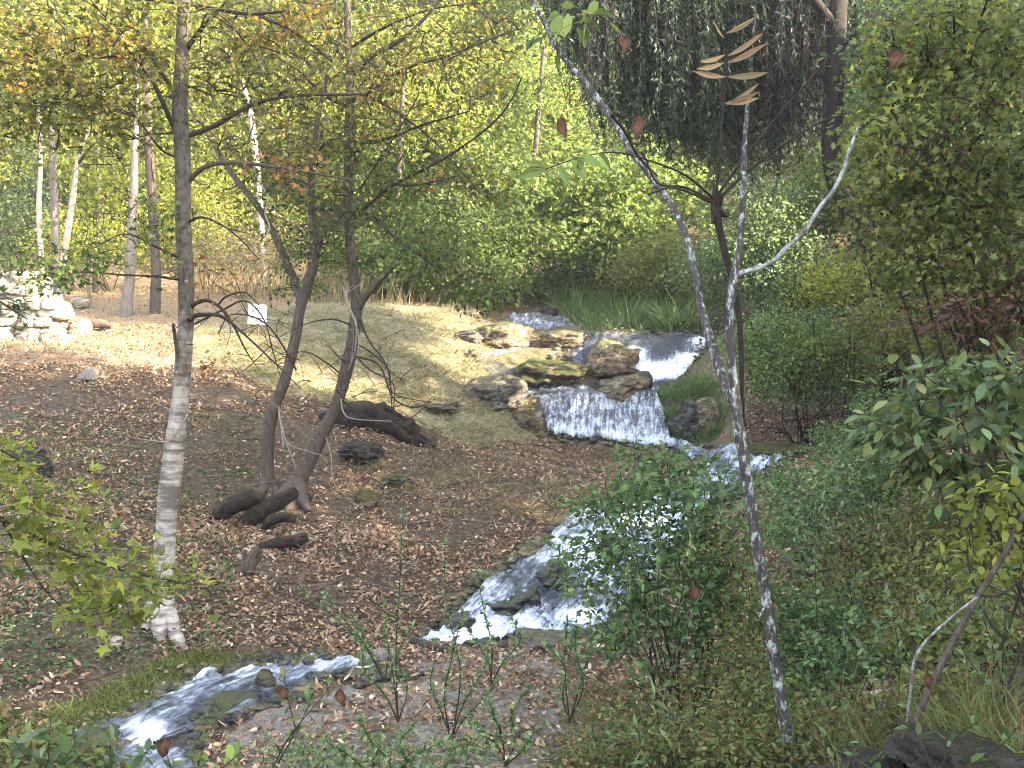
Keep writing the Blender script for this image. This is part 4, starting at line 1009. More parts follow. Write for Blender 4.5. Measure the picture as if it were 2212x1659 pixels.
bare_trunk('tree', 'tall thin tree with yellow leaves behind the forked tree', [(860,650,16),(862,560,15),(858,460,13),(864,330,12),(870,200,10),(880,40,6)], 36, 'bark',
   crown=[dict(YC, blobs=[(880,100,190,140,37,2.5),(960,240,130,90,37,2),(760,230,130,100,38,2)], n=220, leaf='gold')])
bare_trunk('tree', 'pale-leaved tree glowing above the top waterfall beside the willow', [(1150,660,16),(1145,560,15),(1150,420,13),(1160,280,11),(1175,100,8)], 39, 'bark',
   crown=[dict(YC, blobs=[(1170,170,130,160,40,2.5),(1060,300,110,100,40,2),(1280,330,130,100,40,2)], n=260, leaf='pale')])

# ------------------------------------------------------------------ bushes behind the fall
def bush(name, label, spec, n, leaf, nl=24, size=.08, tmpl=DIAM, spread=.16, foot=None, d=None, cat='bush', twigs=True, twm='twig', droop=.25, group=None, stems=6, flat=.5, twig_r=.008, extra=(), nm='foliage', bare=0.0):
    spec = [list(s) for s in spec]
    s0 = spec[0]
    fx, fy = foot if foot else (s0[0], s0[1] + s0[3])
    dd = d if d else s0[4]
    b = at(fx, fy, dd); b[2] = gz(b[0], b[1]) if foot is None else min(b[2], gz(b[0], b[1]))
    t = thing(name, label, cat, b, group)
    cen = blobs(spec, n)
    mb = MB(); limb = []
    for k in range(stems):
        c = cen[RNG.integers(len(cen))]
        c = b + (c - b) * .75
        st = b + RNG.normal(size=3) * [.12, .12, 0] - [0, 0, .12]
        T = spl([st, (st + c) / 2 + RNG.normal(size=3) * .12 + [0, 0, .1], c], 9)
        tube(mb, T, np.linspace(twig_r * 2.6, twig_r, 9), 5, 0); limb.append(T[2:])
    mb.build('stems', [M[twm]], t)
    mb = MB()
    sprays(mb, np.concatenate(limb), cen, nl, size, tmpl, twig_r, spread, droop, flat, 0, 1, .12, bare)
    mb.build(nm, [M[leaf], M[twm]], t)
    for (spec2, n2, leaf2, nl2, size2, tm2) in extra:
        mb = MB(); sprays(mb, np.concatenate(limb), blobs(spec2, n2), nl2, size2, tm2, twig_r * .8, spread, droop, flat, 0, 1, .12)
        mb.build('foliage', [M[leaf2], M[twm]], t)
    return t

bush('bush', 'pale green leafy thicket with sunlit leaves behind the top waterfall', [(1230,420,180,130,37,2.0),(1380,440,140,120,37,2.0),(1300,540,170,80,36,1.6)], 360, 'pale', 20, .25, MAPLE, .30, (1280,650), 36)
bush('bush', 'dark green bush over the left bank of the top waterfall', [(1050,590,110,70,33.5,1.2),(1000,510,100,80,34,1.4),(1120,520,90,80,35,1.3)], 240, 'mid', 22, .17, OVAL, .24, (1060,668), 33.5)
bush('bush', 'shadowy dark bush in the hollow behind the top waterfall', [(1190,610,90,55,35,1.2),(1260,570,100,60,36,1.2)], 170, 'dark', 26, .11, DIAM, .22, (1190,668), 35)  # dark leaf colour fills in the shade of the hollow
bush('bush', 'olive green bush between the forked tree and the falls', [(850,560,110,80,35,1.6),(930,480,110,90,36,1.6),(760,560,90,80,35,1.4),(900,610,120,45,34,1.0)], 330, 'mid', 22, .17, OVAL, .26, (860,660), 35)
bush('bush', 'feathery green willow bush under the hanging willow curtain', [(1640,500,130,130,30,1.6),(1560,580,110,80,31,1.4),(1720,600,110,90,29,1.4)], 560, 'blue', 28, .12, DIAM, .24, (1640,700), 30)
bush('bush', 'yellow-green bush behind the tall grass above the upper fall', [(1450,560,110,70,34,1.3),(1370,600,90,50,34,1.0)], 230, 'olive', 26, .11, DIAM, .22, (1430,670), 34)
bush('bush', 'bright yellow-leaved bush beneath the leaning willow trunk', [(1820,600,100,60,21,.9),(1760,620,60,40,21,.7)], 120, 'gold', 15, .085, OVAL, .15, (1810,720), 21)
bush('bush', 'broad blue-green bush on the far bank beside the waterfall', [(1700,790,130,90,22.5,1.2),(1800,810,110,80,22,1.1),(1640,720,80,60,23,1.0),(1760,720,120,60,23,1.0),(1850,740,70,70,22,.9)], 520, 'blue', 24, .085, DIAM, .18, (1740,930), 22.5, extra=[([(1690,760,140,80,22,1.2),(1800,780,110,70,21.6,1.0)], 260, 'pale', 18, .085, DIAM)])
bush('bush', 'tangle of dead brown twigs under the blue-green bush', [(1700,905,110,40,22.3,.8),(1800,915,90,35,22,.8)], 190, 'brown', 2, .05, DIAM, .1, (1740,955), 22.3, twm='darkbark', stems=12, bare=.5)
bush('bush', 'drab bush of dry weeds behind the twin trees', [(520,560,110,80,34,1.4),(600,520,80,90,35,1.4),(450,520,80,90,35,1.2)], 230, 'dry', 22, .13, SLIM, .24, (530,640), 34)
bush('bush', 'dark-leaved bush standing in for shadow at the far edge behind the stone wall', [(20,420,90,110,40,2),(-40,500,100,100,40,2),(40,300,60,60,42,2)], 160, 'dark', 28, .14, DIAM, .32, (10,600), 40)  # dark leaf colour stands in for shadow among the far leaves
bush('bush', 'sunny yellow bush behind the thick brown trunks', [(230,520,120,80,36,1.5),(350,480,90,110,37,1.5),(120,520,80,80,36,1.2)], 260, 'gold', 24, .12, DIAM, .25, (240,620), 36)
bush('bush', 'glowing yellow-green bush directly behind the banded trunk', [(440,400,80,120,38,1.5),(460,520,80,70,37,1.2)], 170, 'gold', 24, .12, DIAM, .25, (440,620), 37)

bush('bush', 'green thicket on the slope behind the leaning willow trunk', [(1900,430,150,130,30,2),(1760,420,110,110,32,2),(2000,560,140,110,28,1.6),(2080,420,140,120,29,2)], 800, 'mid', 26, .13, OVAL, .26, (1900,640), 29)
bush('bush', 'low green thicket at the foot of the leaning willow trunk', [(1960,690,120,80,19,1.2),(2080,720,120,80,18,1.1),(1890,700,70,60,20,1)], 330, 'under', 20, .085, OVAL, .17, (1960,800), 19)
bush('bush', 'green bush high up behind the willow curtains', [(1500,280,190,150,42,2.5),(1750,230,180,160,42,2.5),(1950,230,150,150,40,2.5)], 700, 'mid', 30, .19, OVAL, .36, (1650,560), 41)
bush('shrub', 'weedy green shrub along the bottom edge between lichen trunk and dark boulder', [(1640,1560,120,90,7.4,.5),(1800,1600,140,80,6.8,.5),(1560,1480,90,80,8.6,.5),(1960,1560,110,80,6.8,.4)], 300, 'under', 17, .045, OVAL, .085, (1700,1680), 7.2, stems=12, twig_r=.004, cat='shrub')
bush('shrub', 'thicket of small leaves filling the far side of the gully under the broad leaves', [(1950,1180,150,90,11,.8),(1850,1290,130,90,10.5,.7),(2080,1120,130,90,10.5,.7),(2180,1260,110,110,9.5,.7)], 420, 'under', 18, .06, OVAL, .11, (1980,1380), 10.5, stems=12, twig_r=.005, cat='shrub')
# ------------------------------------------------------------------ near shrubs
bush('shrub', 'dense dark-green shrub in front of the lower cascade', [(1400,1120,160,110,9.8,.7),(1330,1280,110,120,9.5,.6),(1480,1260,120,150,9.4,.7),(1380,1040,110,70,10,.5),(1430,1420,120,110,9.2,.6),(1540,1100,90,80,9.6,.5),(1280,1090,80,50,10,.4),(1440,1000,80,40,10,.3),(1540,1020,70,50,9.8,.3),(1250,1200,70,70,9.8,.4),(1560,1330,60,100,9.2,.4),(1560,1230,80,120,9.4,.5)], 430, 'shrub', 12, .075, OVAL, .09, (1480,1640), 9.0, stems=12, twm='twig', twig_r=.006, cat='shrub')
bush('shrub', 'leafy green shrub immediately right of the lichen trunk, low among the weeds', [(1760,1330,150,120,9.2,.7),(1700,1450,130,110,8.6,.6),(1850,1440,130,120,8.6,.7),(1760,1560,150,80,7.8,.5)], 380, 'shrub', 17, .055, OVAL, .09, (1780,1650), 8.2, stems=12, twig_r=.005, cat='shrub')
bush('shrub', 'grey-green shrub below the broad-leaved branch across the stream', [(1780,1090,140,90,12,.8),(1870,1000,110,90,12.5,.8),(1680,1060,70,70,12.6,.6),(1700,1160,100,60,11.6,.6)], 330, 'blue', 19, .06, OVAL, .11, (1800,1230), 12, stems=9, twig_r=.005, cat='shrub')
bush('shrub', 'mixed green and yellowing shrub low at the edge beneath the broad leaves', [(2060,1240,150,110,8.5,.6),(2140,1380,130,120,7.6,.6),(2000,1380,110,110,8.2,.6),(2080,1500,150,80,7,.5)], 340, 'olive', 16, .055, OVAL, .09, (2060,1600), 7.5, stems=12, twig_r=.005, cat='shrub', extra=[([(2050,1450,140,130,7.8,.6)], 60, 'shrub', 16, .05, OVAL)])
bush('shrub', 'big yellow-green maple-leaved shrub overhanging from the upper bank', [(2030,130,210,150,10.5,1.2),(2060,330,230,160,10,1.2),(2090,520,210,140,10,1.1),(1930,400,110,130,10.5,.9),(1960,560,110,110,10.4,.9),(2150,60,150,130,9.5,1),(1900,250,70,90,11,.7)], 640, 'olive', 15, .085, MAPLE, .13, (2230,900), 10.5, stems=18, cat='shrub', twig_r=.010, flat=.35, extra=[([(2030,130,210,150,10.8,1.2),(2080,420,220,220,10.6,1.2)], 260, 'shrub', 14, .08, OVAL), ([(2050,250,200,240,10,1.2),(2120,560,120,120,9.8,.8)], 40, 'brown', 6, .09, OVAL), ([(1960,300,140,260,10,1.0),(1980,80,160,100,10,1.0)], 60, 'gold', 8, .10, MAPLE)])
bush('shrub', 'rust-brown withered patch of leaves among the overhanging shrub', [(2060,690,130,60,9.6,.6),(2160,660,80,60,9.2,.5)], 70, 'brown', 9, .07, OVAL, .1, (2230,860), 9.6, cat='shrub', bare=.25)
bush('shrub', 'broad-leaved bush with large oval leaves hanging over the stream', [(2010,880,140,100,6.6,.4),(2090,800,130,70,6.6,.4),(2120,960,110,90,6.4,.4),(1960,960,80,80,6.7,.3),(2070,1040,120,60,6.4,.35)], 120, 'bigleaf', 9, .105, OVAL, .085, (2260,1150), 6.6, stems=9, cat='shrub', twig_r=.0045, droop=.5, flat=.75)
bush('shrub', 'pale yellow-leaved spray at the edge below the broad-leaved bush', [(2150,1080,80,60,6,.3),(2130,1180,90,60,6.2,.3)], 42, 'gold', 7, .075, OVAL, .07, (2260,1260), 6.1, stems=5, cat='shrub', twig_r=.004, droop=.5)

bush('shrub', 'low spreading weeds filling the bottom edge under the dark shrub', [(1330,1600,120,70,7.6,.4),(1500,1600,120,80,7.2,.4),(1240,1640,90,40,7.6,.3),(1600,1640,100,60,6.8,.3)], 230, 'under', 15, .045, OVAL, .08, (1430,1690), 7.3, stems=12, twig_r=.0035, cat='shrub', extra=[([(1420,1610,220,70,7.4,.5)], 50, 'grass', 9, .09, SLIM)])
bush('shrub', 'small-leaved grey-green weeds scattered along the bottom of the slab', [(780,1630,160,50,7.4,.4),(1000,1640,160,50,7.2,.4),(620,1640,110,40,7.2,.3)], 130, 'blue', 13, .042, OVAL, .08, (860,1700), 7.2, stems=14, twig_r=.003, cat='shrub')
bush('shrub', 'leafy greenery filling the bottom corner before the stream foot', [(60,1630,110,50,6.0,.3),(-30,1580,80,60,6.2,.3),(180,1650,80,30,6.0,.2)], 110, 'under', 11, .06, OVAL, .08, (60,1700), 6, stems=9, twig_r=.003, cat='shrub')
bush('shrub', 'wispy green shrub between the blue-green bush and the broad-leaved bush', [(1830,960,110,70,14,.7),(1930,900,90,90,13.5,.7),(1900,1050,110,70,13,.7)], 260, 'shrub', 17, .06, OVAL, .11, (1880,1130), 13.5, stems=10, twig_r=.005, cat='shrub')
bush('shrub', 'tall mixed thicket behind the broad-leaved bush at the picture edge', [(2120,760,120,90,11,.7),(2180,900,100,110,10.5,.7),(2040,720,90,70,11.5,.7),(2200,640,90,80,10,.6)], 260, 'under', 15, .075, OVAL, .12, (2200,1050), 10.8, stems=12, twig_r=.006, cat='shrub')
bush('shrub', 'feathery yellow-green plant low between the dark shrub and the lichen trunk', [(1600,1330,60,120,8.6,.4),(1590,1200,50,80,9,.3),(1620,1460,60,90,8.2,.4)], 120, 'under', 15, .045, OVAL, .08, (1610,1600), 8.4, stems=8, twig_r=.004, cat='shrub')
# two lichen stems at the right edge
tree('sapling', 'leaning brown stem with pale side shoot rising from the dark boulder', 'sapling',
     [(1950,1605,18),(1985,1540,15),(2026,1450,14),(2078,1350,14),(2118,1280,13),(2174,1190,12),(2212,1110,12),(2280,1000,10)], 5.9, 'bark',
     stems=[([(1955,1590,6),(1966,1500,7),(1975,1430,7),(2000,1385,6),(2060,1330,6),(2110,1290,4)], -.1, 'lichenpale')],
     limbs=[([(2115,1285,8),(2160,1285,6),(2225,1240,5)], -.2)])

# maple branch reaching in from the near side
def maple_branch(name, label, paths, d, spec, n, leaf, size, nl=6, cat='branch', spread=.09):
    b = at(paths[0][0][0], paths[0][0][1], d)
    t = thing(name, label, cat, b)
    mb = MB(); att = []
    for p in paths:
        P, r = limb_px(p, d); tube(mb, P, r, 6, 0); att.append(P)
    mb.build('stem', M['twig'], t)
    mb = MB(); sprays(mb, np.concatenate(att), blobs(spec, n), nl, size, MAPLE, .003, spread, .15, .8, 0, 1, .12)
    mb.build('foliage', [M[leaf], M['twig']], t); return t
maple_branch('maple_branch', 'low maple branch with yellow-green leaves crossing before the banded trunk', [[(-120,1050,12),(0,1120,9),(120,1180,7),(260,1230,5),(400,1260,3)],[(0,1120,6),(110,1290,4),(220,1340,3)],[(-60,1080,6),(60,1100,4),(200,1130,3)]], 7.2,
     [(110,1150,140,70,7.2,.35),(240,1220,150,60,7.2,.35),(330,1260,120,40,7.2,.3),(90,1070,110,50,7.2,.3),(230,1310,90,50,7.2,.3)], 125, 'yellow', .105, 5)
maple_branch('maple_branch', 'bright yellow leaf spray poking in at the picture edge above the low branch', [[(-90,930,7),(-20,960,5),(50,1000,3)]], 7.0, [(10,985,50,25,7,.15),(40,1020,40,18,7,.12)], 14, 'gold', .09, 5, 'branch', .06)
maple_branch('maple_branch', 'dark-leaved spray hanging in front of the stone wall', [[(-100,600,8),(-20,640,6),(60,690,3)]], 9.0, [(10,650,60,35,9,.2),(30,690,40,25,9,.2)], 8, 'dark', .10, 5, 'branch', .08)

# plants along the bottom edge
def weed(name, label, paths, d, leaf, nleaf, size, tmpl=OVAL, stemw=4, droop=.1, cat='plant', pair=True, group=None):
    p0 = gh(*paths[0][0]) if paths[0][0][1] < 1655 else at(paths[0][0][0], paths[0][0][1], d)
    t = thing(name, label, cat, p0, group)
    ms, ml = MB(), MB()
    for path in paths:
        P, r = limb_px([(x, y, max(stemw * (1 - .75 * i / max(len(path) - 1, 1)), 1.2)) for i, (x, y) in enumerate(path)], d, RNG.normal() * .15)
        tube(ms, P, r, 5)
        k = np.sort(RNG.uniform(.25, 1.0, nleaf)) * (len(P) - 1); i0 = np.minimum(k.astype(int), len(P) - 2)
        B = P[i0] + (P[i0 + 1] - P[i0]) * (k - i0)[:, None]
        T = unit(P[i0 + 1] - P[i0]); A = T * .5 + RNG.normal(size=(nleaf, 3)) * .75 + [0, 0, -droop]
        leaves(ml, B, A, size * RNG.uniform(.6, 1.2, nleaf), tmpl, .7, 0, .15)
    ms.build('stem', M['twig'], t); ml.build('foliage', [M[leaf]], t)
    return t
weed('seedling', 'broad green seedling leaves with insect spots in the bottom corner by the stream', [[(110,1700),(105,1620),(110,1560)],[(110,1700),(140,1640),(170,1600)],[(110,1700),(60,1640),(30,1600)]], 5.2, 'bigleaf', 14, .115)
weed('seedling', 'low green leafy seedlings before the foot of the stream', [[(240,1710),(240,1640),(235,1570)],[(240,1710),(290,1650),(330,1610)],[(240,1710),(200,1660),(170,1640)]], 5.4, 'bigleaf', 14, .09)
weed('seedling', 'small pale green sprigs along the bottom edge beyond the stream', [[(420,1720),(430,1650),(445,1590)],[(420,1720),(480,1660),(520,1625)],[(420,1720),(380,1680),(360,1630)]], 5.6, 'pale', 12, .08)
weed('seedling', 'leafy sprig with a spotted upright leaf in front of the slab', [[(560,1720),(620,1600),(700,1500),(720,1470)],[(600,1650),(650,1560),(680,1490)]], 6.2, 'bigleaf', 11, .09)
weed('seedling', 'bright yellow-green sprig over the lower stream', [[(640,1580),(620,1500),(610,1430)]], 8.0, 'pale', 8, .07)
for k, (lab, bx, by, tops, d, n, s) in enumerate([
    ('arching dark-stemmed shoot among the weeds beside the lichen trunk, nearest it', 1800, 1640, [(1700,1250),(1760,1180),(1850,1230),(1900,1330)], 7.6, 26, .045),
    ('arching dark-stemmed shoot before the leaning brown stem', 1930, 1630, [(1840,1330),(1900,1240),(2000,1290)], 6.6, 24, .045),
    ('tall feathery shoot rising above the dark shrub towards the waterfall', 1450, 1500, [(1330,970),(1390,1000),(1290,1060),(1500,1010),(1560,1060)], 9.0, 34, .06),
    ('tall leafy shoot at the edge beyond the leaning brown stem', 2170, 1600, [(2100,1150),(2180,1220),(2060,1280)], 6.4, 26, .05),
    ('wiry sapling with tiny blue-green leaves at the centre of the slab', 975, 1600, [(1000,1320),(960,1160),(1060,1380),(940,1420),(1080,1460)], 8.6, 46, .032),
    ('tall thin wand-like sapling with tiny leaves in front of the stream bend', 860, 1560, [(870,1100),(830,1300),(890,1350),(790,1390)], 9.2, 46, .034),
    ('low blue-green wiry plant reaching towards the broken stump', 830, 1470, [(640,1260),(700,1280),(760,1330),(860,1300)], 10.2, 44, .036),
    ('upright leafy shoot beside the shrub in front of the cascade', 1230, 1560, [(1215,1180),(1245,1330),(1180,1390),(1270,1300)], 8.6, 30, .045),
    ('short wiry green plant on the slab near the bottom edge', 1090, 1655, [(1150,1480),(1050,1500),(1180,1560),(1010,1540)], 7.6, 36, .036),
    ('sprawling fine-leaved plant at the bottom edge before the slab', 850, 1690, [(780,1540),(900,1560),(700,1600),(960,1600)], 7.0, 36, .036),
    ('slender sapling whose stem crosses the lower end of the cascade', 1060, 1480, [(1030,1230),(1100,1330),(1000,1340)], 9.8, 34, .04)]):
    weed('wiry_sapling', lab, [[(bx, by), ((bx * 2 + x) / 3 + RNG.normal() * 12, (by * 2 + y) / 3), ((bx + x * 2) / 3 + RNG.normal() * 14, (by + y * 2) / 3), (x, y)] for x, y in tops], d, 'blue', int(n * 1.9), s * 1.45, OVAL, 4, cat='sapling')
weed('weed', 'light green lance-leaved weed under the dark shrub', [[(1420,1700),(1425,1600),(1415,1500)],[(1420,1700),(1460,1600),(1500,1550)],[(1420,1700),(1390,1620),(1370,1560)]], 7.0, 'grass', 9, .14, SLIM, 5, .3)
weed('weed', 'low three-leaved weeds before the dark boulder', [[(1820,1700),(1840,1640),(1860,1600)],[(1820,1700),(1790,1640),(1780,1590)],[(1820,1700),(1880,1650),(1910,1640)]], 5.4, 'shrub', 9, .06)
weed('weed', 'pale leafy stem hanging at the right edge above the boulder', [[(2020,1690),(1990,1600),(1960,1570)],[(2020,1690),(2060,1600),(2110,1560)],[(2020,1690),(2150,1620),(2200,1570)]], 5.2, 'shrub', 8, .075)

# dead leaves hanging in the air on threads
def hanging(label, px, py, w, h, d, rot, top):
    c = at(px, py, d); s = d / F
    t = thing('hanging_leaf', label, 'leaf', c)
    mb = MB(); n = 9
    u = np.linspace(0, 1, n); prof = np.sin(np.pi * np.clip(u * .96 + .04, 0, 1) ** .75) * (1 + .18 * np.sin(u * 7 + px))
    ca, sa = math.cos(rot), math.sin(rot)
    V = []
    for side in (-1, -.5, 0, .5, 1):
        x = side * prof * w * .43 * s; z = (.5 - u) * h * .88 * s; x = x * .86 + .10 * w * s * np.sin(u * 4 + py)
        y = -abs(side) * .35 * w * s + .12 * w * s * np.sin(u * 9 + side * 2)
        V.append(np.stack([c[0] + x * ca - z * sa, c[1] + y, c[2] + x * sa + z * ca], 1))
    V = np.concatenate(V); i = np.arange(n - 1)
    for k in range(4):
        mb.add(V, np.stack([k * n + i, (k + 1) * n + i, (k + 1) * n + i + 1, k * n + i + 1], 1))
    mb.build('blade', M['brown'], t)
    mb = MB(); a = at(px - h / 2 * -sa, py - h / 2 * ca, d); b = at(*top, d)
    tube(mb, spl([a, (a + b) / 2 + [.01, 0, 0], b], 6), .0025, 4); mb.build('stalk', M['twig'], t)
for a in [('curled brown leaf hanging beside the glowing pale-leaved tree', 1215, 278, 34, 50, 7, .5, (1205,150)),
          ('flat brown leaf hanging right against the leaning lichen stem', 1378, 278, 40, 58, 6.8, 0, (1340,180)),
          ('dull brown leaf hanging in the willow curtain near the top', 1345, 100, 32, 44, 7.2, .1, (1300,20)),
          ('pinkish-brown leaf caught on the maple-leaved shrub', 1930, 135, 46, 56, 8.5, -.5, (1960,180)),
          ('reddish-brown leaf caught in the dark shrub before the cascade', 1497, 1282, 36, 38, 8.2, .1, (1495,1220)),
          ('brown curled leaf low over the lower stream rocks', 612, 1495, 36, 40, 6.6, .8, (650,1480)),
          ('brown curled leaf at the bottom edge before the stream', 360, 1612, 46, 46, 5.4, -.5, (400,1570)),
          ('orange leaf caught on the pale side shoot of the leaning stem', 2000, 1470, 30, 36, 5.9, .2, (1990,1430)),
          ('brown leaf hanging beside the spotted upright leaf', 740, 1505, 30, 46, 6.3, .2, (725,1460))]:
    hanging(*a)

# ------------------------------------------------------------------ ground cover
def scatter_xy(n, x0, x1, y0, y1):
    P = np.stack([RNG.uniform(x0, x1, n), RNG.uniform(y0, y1, n)], 1)
    keep = np.abs(P[:, 0]) < P[:, 1] * .56 + 1
    return P[keep]
def with_z(xy):
    return np.concatenate([xy, ground_z(xy)[:, None]], 1)
def litter():
    P = with_z(np.concatenate([scatter_xy(150000, -9, 9, 7.5, 17), scatter_xy(150000, -15, 15, 16, 27), scatter_xy(14000, -18, 8, 26, 40)]))
    px, py = proj(P); wet = np.zeros(len(P), bool)
    for w in WATERPOLYS: wet |= inside(px, py, w)
    reg = region(P)
    pr = np.where((reg['straw'] > 0) | (reg['rock'] > 0), .10, np.where(reg['slab'] > 0, .6, np.where(reg['moss'] > 0, .25, np.where(reg['sunny'] > 0, .6, 1))))
    pr = pr * np.clip(.62 + 1.0 * fbm(P * 1.1, 4), .06, 1)
    P = P[~wet & (RNG.random(len(P)) < pr)]
    P[:, 2] += RNG.uniform(.005, .05, len(P))
    A = RNG.normal(size=(len(P), 3)) * [1, 1, .35]
    mb = MB(); leaves(mb, P, A, RNG.uniform(.035, .088, len(P)), OVAL, .55, 0, .55)
    tag(mb.build('fallen_leaves', M['litter']), 'brown fallen leaves covering the banks', None, None, 'stuff')
litter()

def blades(name, label, P, h, wid, material, lean=.5, tuft=0):
    if tuft:
        c = P[:max(len(P) // tuft, 1)]; P = np.repeat(c, tuft, 0); th = np.repeat(RNG.uniform(.5, 1.5, len(c)), tuft); h = h * th
    P0 = P; sc = .06 if tuft else .10
    off = RNG.normal(size=P.shape) * [sc, sc, 0]; P = P + off; P[:, 2] = ground_z(P[:, :2])
    k = fbm(P * 2.3, 3); kk = RNG.random(len(P)) < np.clip(.65 + .9 * k, .06, 1); P = P[kk]; off = off[kk]; h = h[kk] if tuft else h; h = h * np.clip(1 + .7 * fbm(P * 1.9 + 9, 3), .35, 1.7)
    n = len(P); L = h * RNG.uniform(.5, 1.2, n)
    dr = RNG.normal(size=(n, 3)) * lean + (off * 9 * lean if tuft else 0); dr[:, 2] = 1; dr = unit(dr)
    sd = unit(np.cross(dr, RNG.normal(size=(n, 3)))) * wid
    bend = RNG.normal(size=(n, 3)) * [.3, .3, 0] * L[:, None] - np.array([0, 0, .15]) * L[:, None]
    mid = P + dr * (L * .55)[:, None]; tip = P + dr * L[:, None] + bend * .6
    V = np.stack([P - sd, P + sd, mid + sd * .7, mid - sd * .7, tip], 1)
    mb = MB(); o = np.arange(n)[:, None] * 5
    mb.add(V.reshape(-1, 3), o + np.array([[0, 1, 2, 3]])); mb.F.append(o + np.array([[3, 2, 4]])); mb.M.append(np.zeros(n))
    return tag(mb.build(name, material), label, None, None, 'stuff')

def px_region(poly, n):
    poly = np.asarray(poly, float); lo, hi = poly.min(0), poly.max(0)
    q = RNG.uniform(lo, hi, (n * 3, 2)); q = q[inside(q[:, 0], q[:, 1], poly)][:n]
    P = ground_hit(q[:, 0], q[:, 1]); P[:, 2] = ground_z(P[:, :2]); return P
P = px_region(STRAW, 30000); blades('dry_grass', 'flattened straw-coloured grass on the slope beside the falls', P, .26, .007, M['straw'], 1.7, 12)
P = px_region(STRAW, 9000); blades('dry_grass', 'brownish dead weeds matted in the straw slope', P, .30, .007, M['dry'], 1.3, 18)
P = px_region([(1130,960),(900,960),(700,1000),(760,1090),(1150,1130),(1420,1050),(1400,985)], 9000); blades('dry_grass', 'brown flattened grass among fallen leaves below the falls', P, .22, .006, M['dry'], 1.6, 12)
P = px_region([(-60,620),(640,640),(600,760),(400,775),(-60,760)], 9000); blades('dry_grass', 'sunlit dry grass and leaves beyond the shaded bank', P, .16, .006, M['straw'], 1.2)
P = np.concatenate([px_region([(1195,668),(1300,640),(1400,640),(1530,650),(1530,718),(1280,718),(1240,700)], 13000)]); blades('tall_grass', 'tall green grass above the upper fall', P, .75, .013, M['grass'], .55, 22)
P = np.concatenate([px_region([(1425,860),(1440,835),(1500,815),(1540,830),(1560,900),(1545,950),(1480,960),(1450,910)], 4200), px_region([(1160,730),(1230,745),(1240,790),(1170,812),(1080,800),(1060,785)], 1800),
    px_region([(1150,870),(1175,872),(1182,935),(1160,930)], 500), px_region([(1310,815),(1350,812),(1350,845),(1315,850)], 500), px_region([(1100,720),(1190,720),(1160,742),(1090,760),(1050,765)], 1200)])
blades('green_grass', 'green grass tufts at the edges of the waterfall', P, .34, .008, M['grass'], .8, 16)
P = np.concatenate([px_region(MOSSB, 3000), px_region([(900,1395),(1250,1385),(1300,1420),(1250,1450),(950,1430)], 1400)]); blades('moss_grass', 'short mossy grass on the stream edges', P, .12, .005, M['olive'], .9, 10)
P = px_region([(1240,1500),(1700,1450),(2212,1500),(2212,1659),(1200,1659)], 4200); blades('rank_grass', 'rank dry and green grass under the near shrubs', P, .34, .004, M['under'], .7, 12)
P = px_region([(0,900),(560,900),(500,1380),(0,1500)], 5200)
mb = MB(); leaves(mb, P + [0, 0, .04], RNG.normal(size=(len(P), 3)) * [1, 1, .4], RNG.uniform(.04, .09, len(P)), OVAL, .7); tag(mb.build('ground_cover', M['shrub']), 'scattered low green plants among the fallen leaves', None, None, 'stuff')
P = px_region([(400,560),(1000,600),(1000,665),(640,660),(400,640)], 5000); blades('tall_weeds', 'tall drab weeds along the edge of the far trees', P, 1.1, .008, M['dry'], .25)
def pebbles():
    Q = []
    for w_ in WATERPOLYS:
        w_ = np.array(w_ + [w_[0]], float)
        for a, b in zip(w_[:-1], w_[1:]):
            n = int(np.linalg.norm(b - a) / 2.6); t = RNG.random((n, 1)); Q.append(a + (b - a) * t + RNG.normal(size=(n, 2)) * [9, 5])
    Q = np.concatenate(Q); Q = Q[Q[:, 1] < 1690]
    P = ground_hit(Q[:, 0], Q[:, 1]); P[:, 2] = ground_z(P[:, :2])
    import bmesh
    bm = bmesh.new(); bmesh.ops.create_icosphere(bm, subdivisions=2, radius=1.0)
    V = np.array([v.co[:] for v in bm.verts]); Fc = np.array([[v.index for v in f.verts] for f in bm.faces]); bm.free()
    mb = MB(); n = len(P); sz = RNG.uniform(.02, .085, n) * RNG.uniform(.6, 1.3, n)
    for k in range(n):
        R = V * (1 + .35 * fbm(V * 1.1 + k * 3.1, 2))[:, None] * np.array([RNG.uniform(.8, 1.5), RNG.uniform(.8, 1.3), RNG.uniform(.45, .8)]) * sz[k]
        a = RNG.uniform(0, 6.28); R = np.stack([R[:, 0] * math.cos(a) - R[:, 1] * math.sin(a), R[:, 0] * math.sin(a) + R[:, 1] * math.cos(a), R[:, 2]], 1)
        mb.add(R + P[k] + [0, 0, .02], Fc, int(RNG.random() < .45))
    tag(mb.build('pebbles', [M['wetrock'], M['tanrock']]), 'wet pebbles and stones along the water edge', None, None, 'stuff')
pebbles()
# small fallen twigs
def twigs():
    mb = MB(); P = px_region([(0,800),(600,800),(1100,960),(1200,1100),(900,1370),(0,1500)], 420)
    for p in P:
        L = RNG.uniform(.15, .6); a = RNG.uniform(0, 6.28); v = np.array([math.cos(a), math.sin(a), RNG.uniform(-.1, .25)]) * L
        q = spl([p + [0, 0, .03], p + v * .5 + RNG.normal(size=3) * .03 + [0, 0, .05], p + v + [0, 0, .03]], 5)
        tube(mb, q, np.linspace(.008, .003, 5), 4, int(RNG.random() < .45))
    tag(mb.build('fallen_twigs', [M['twig'], M['paletwig']]), 'dead twigs scattered over the leaf-covered slope', None, None, 'stuff')
twigs()

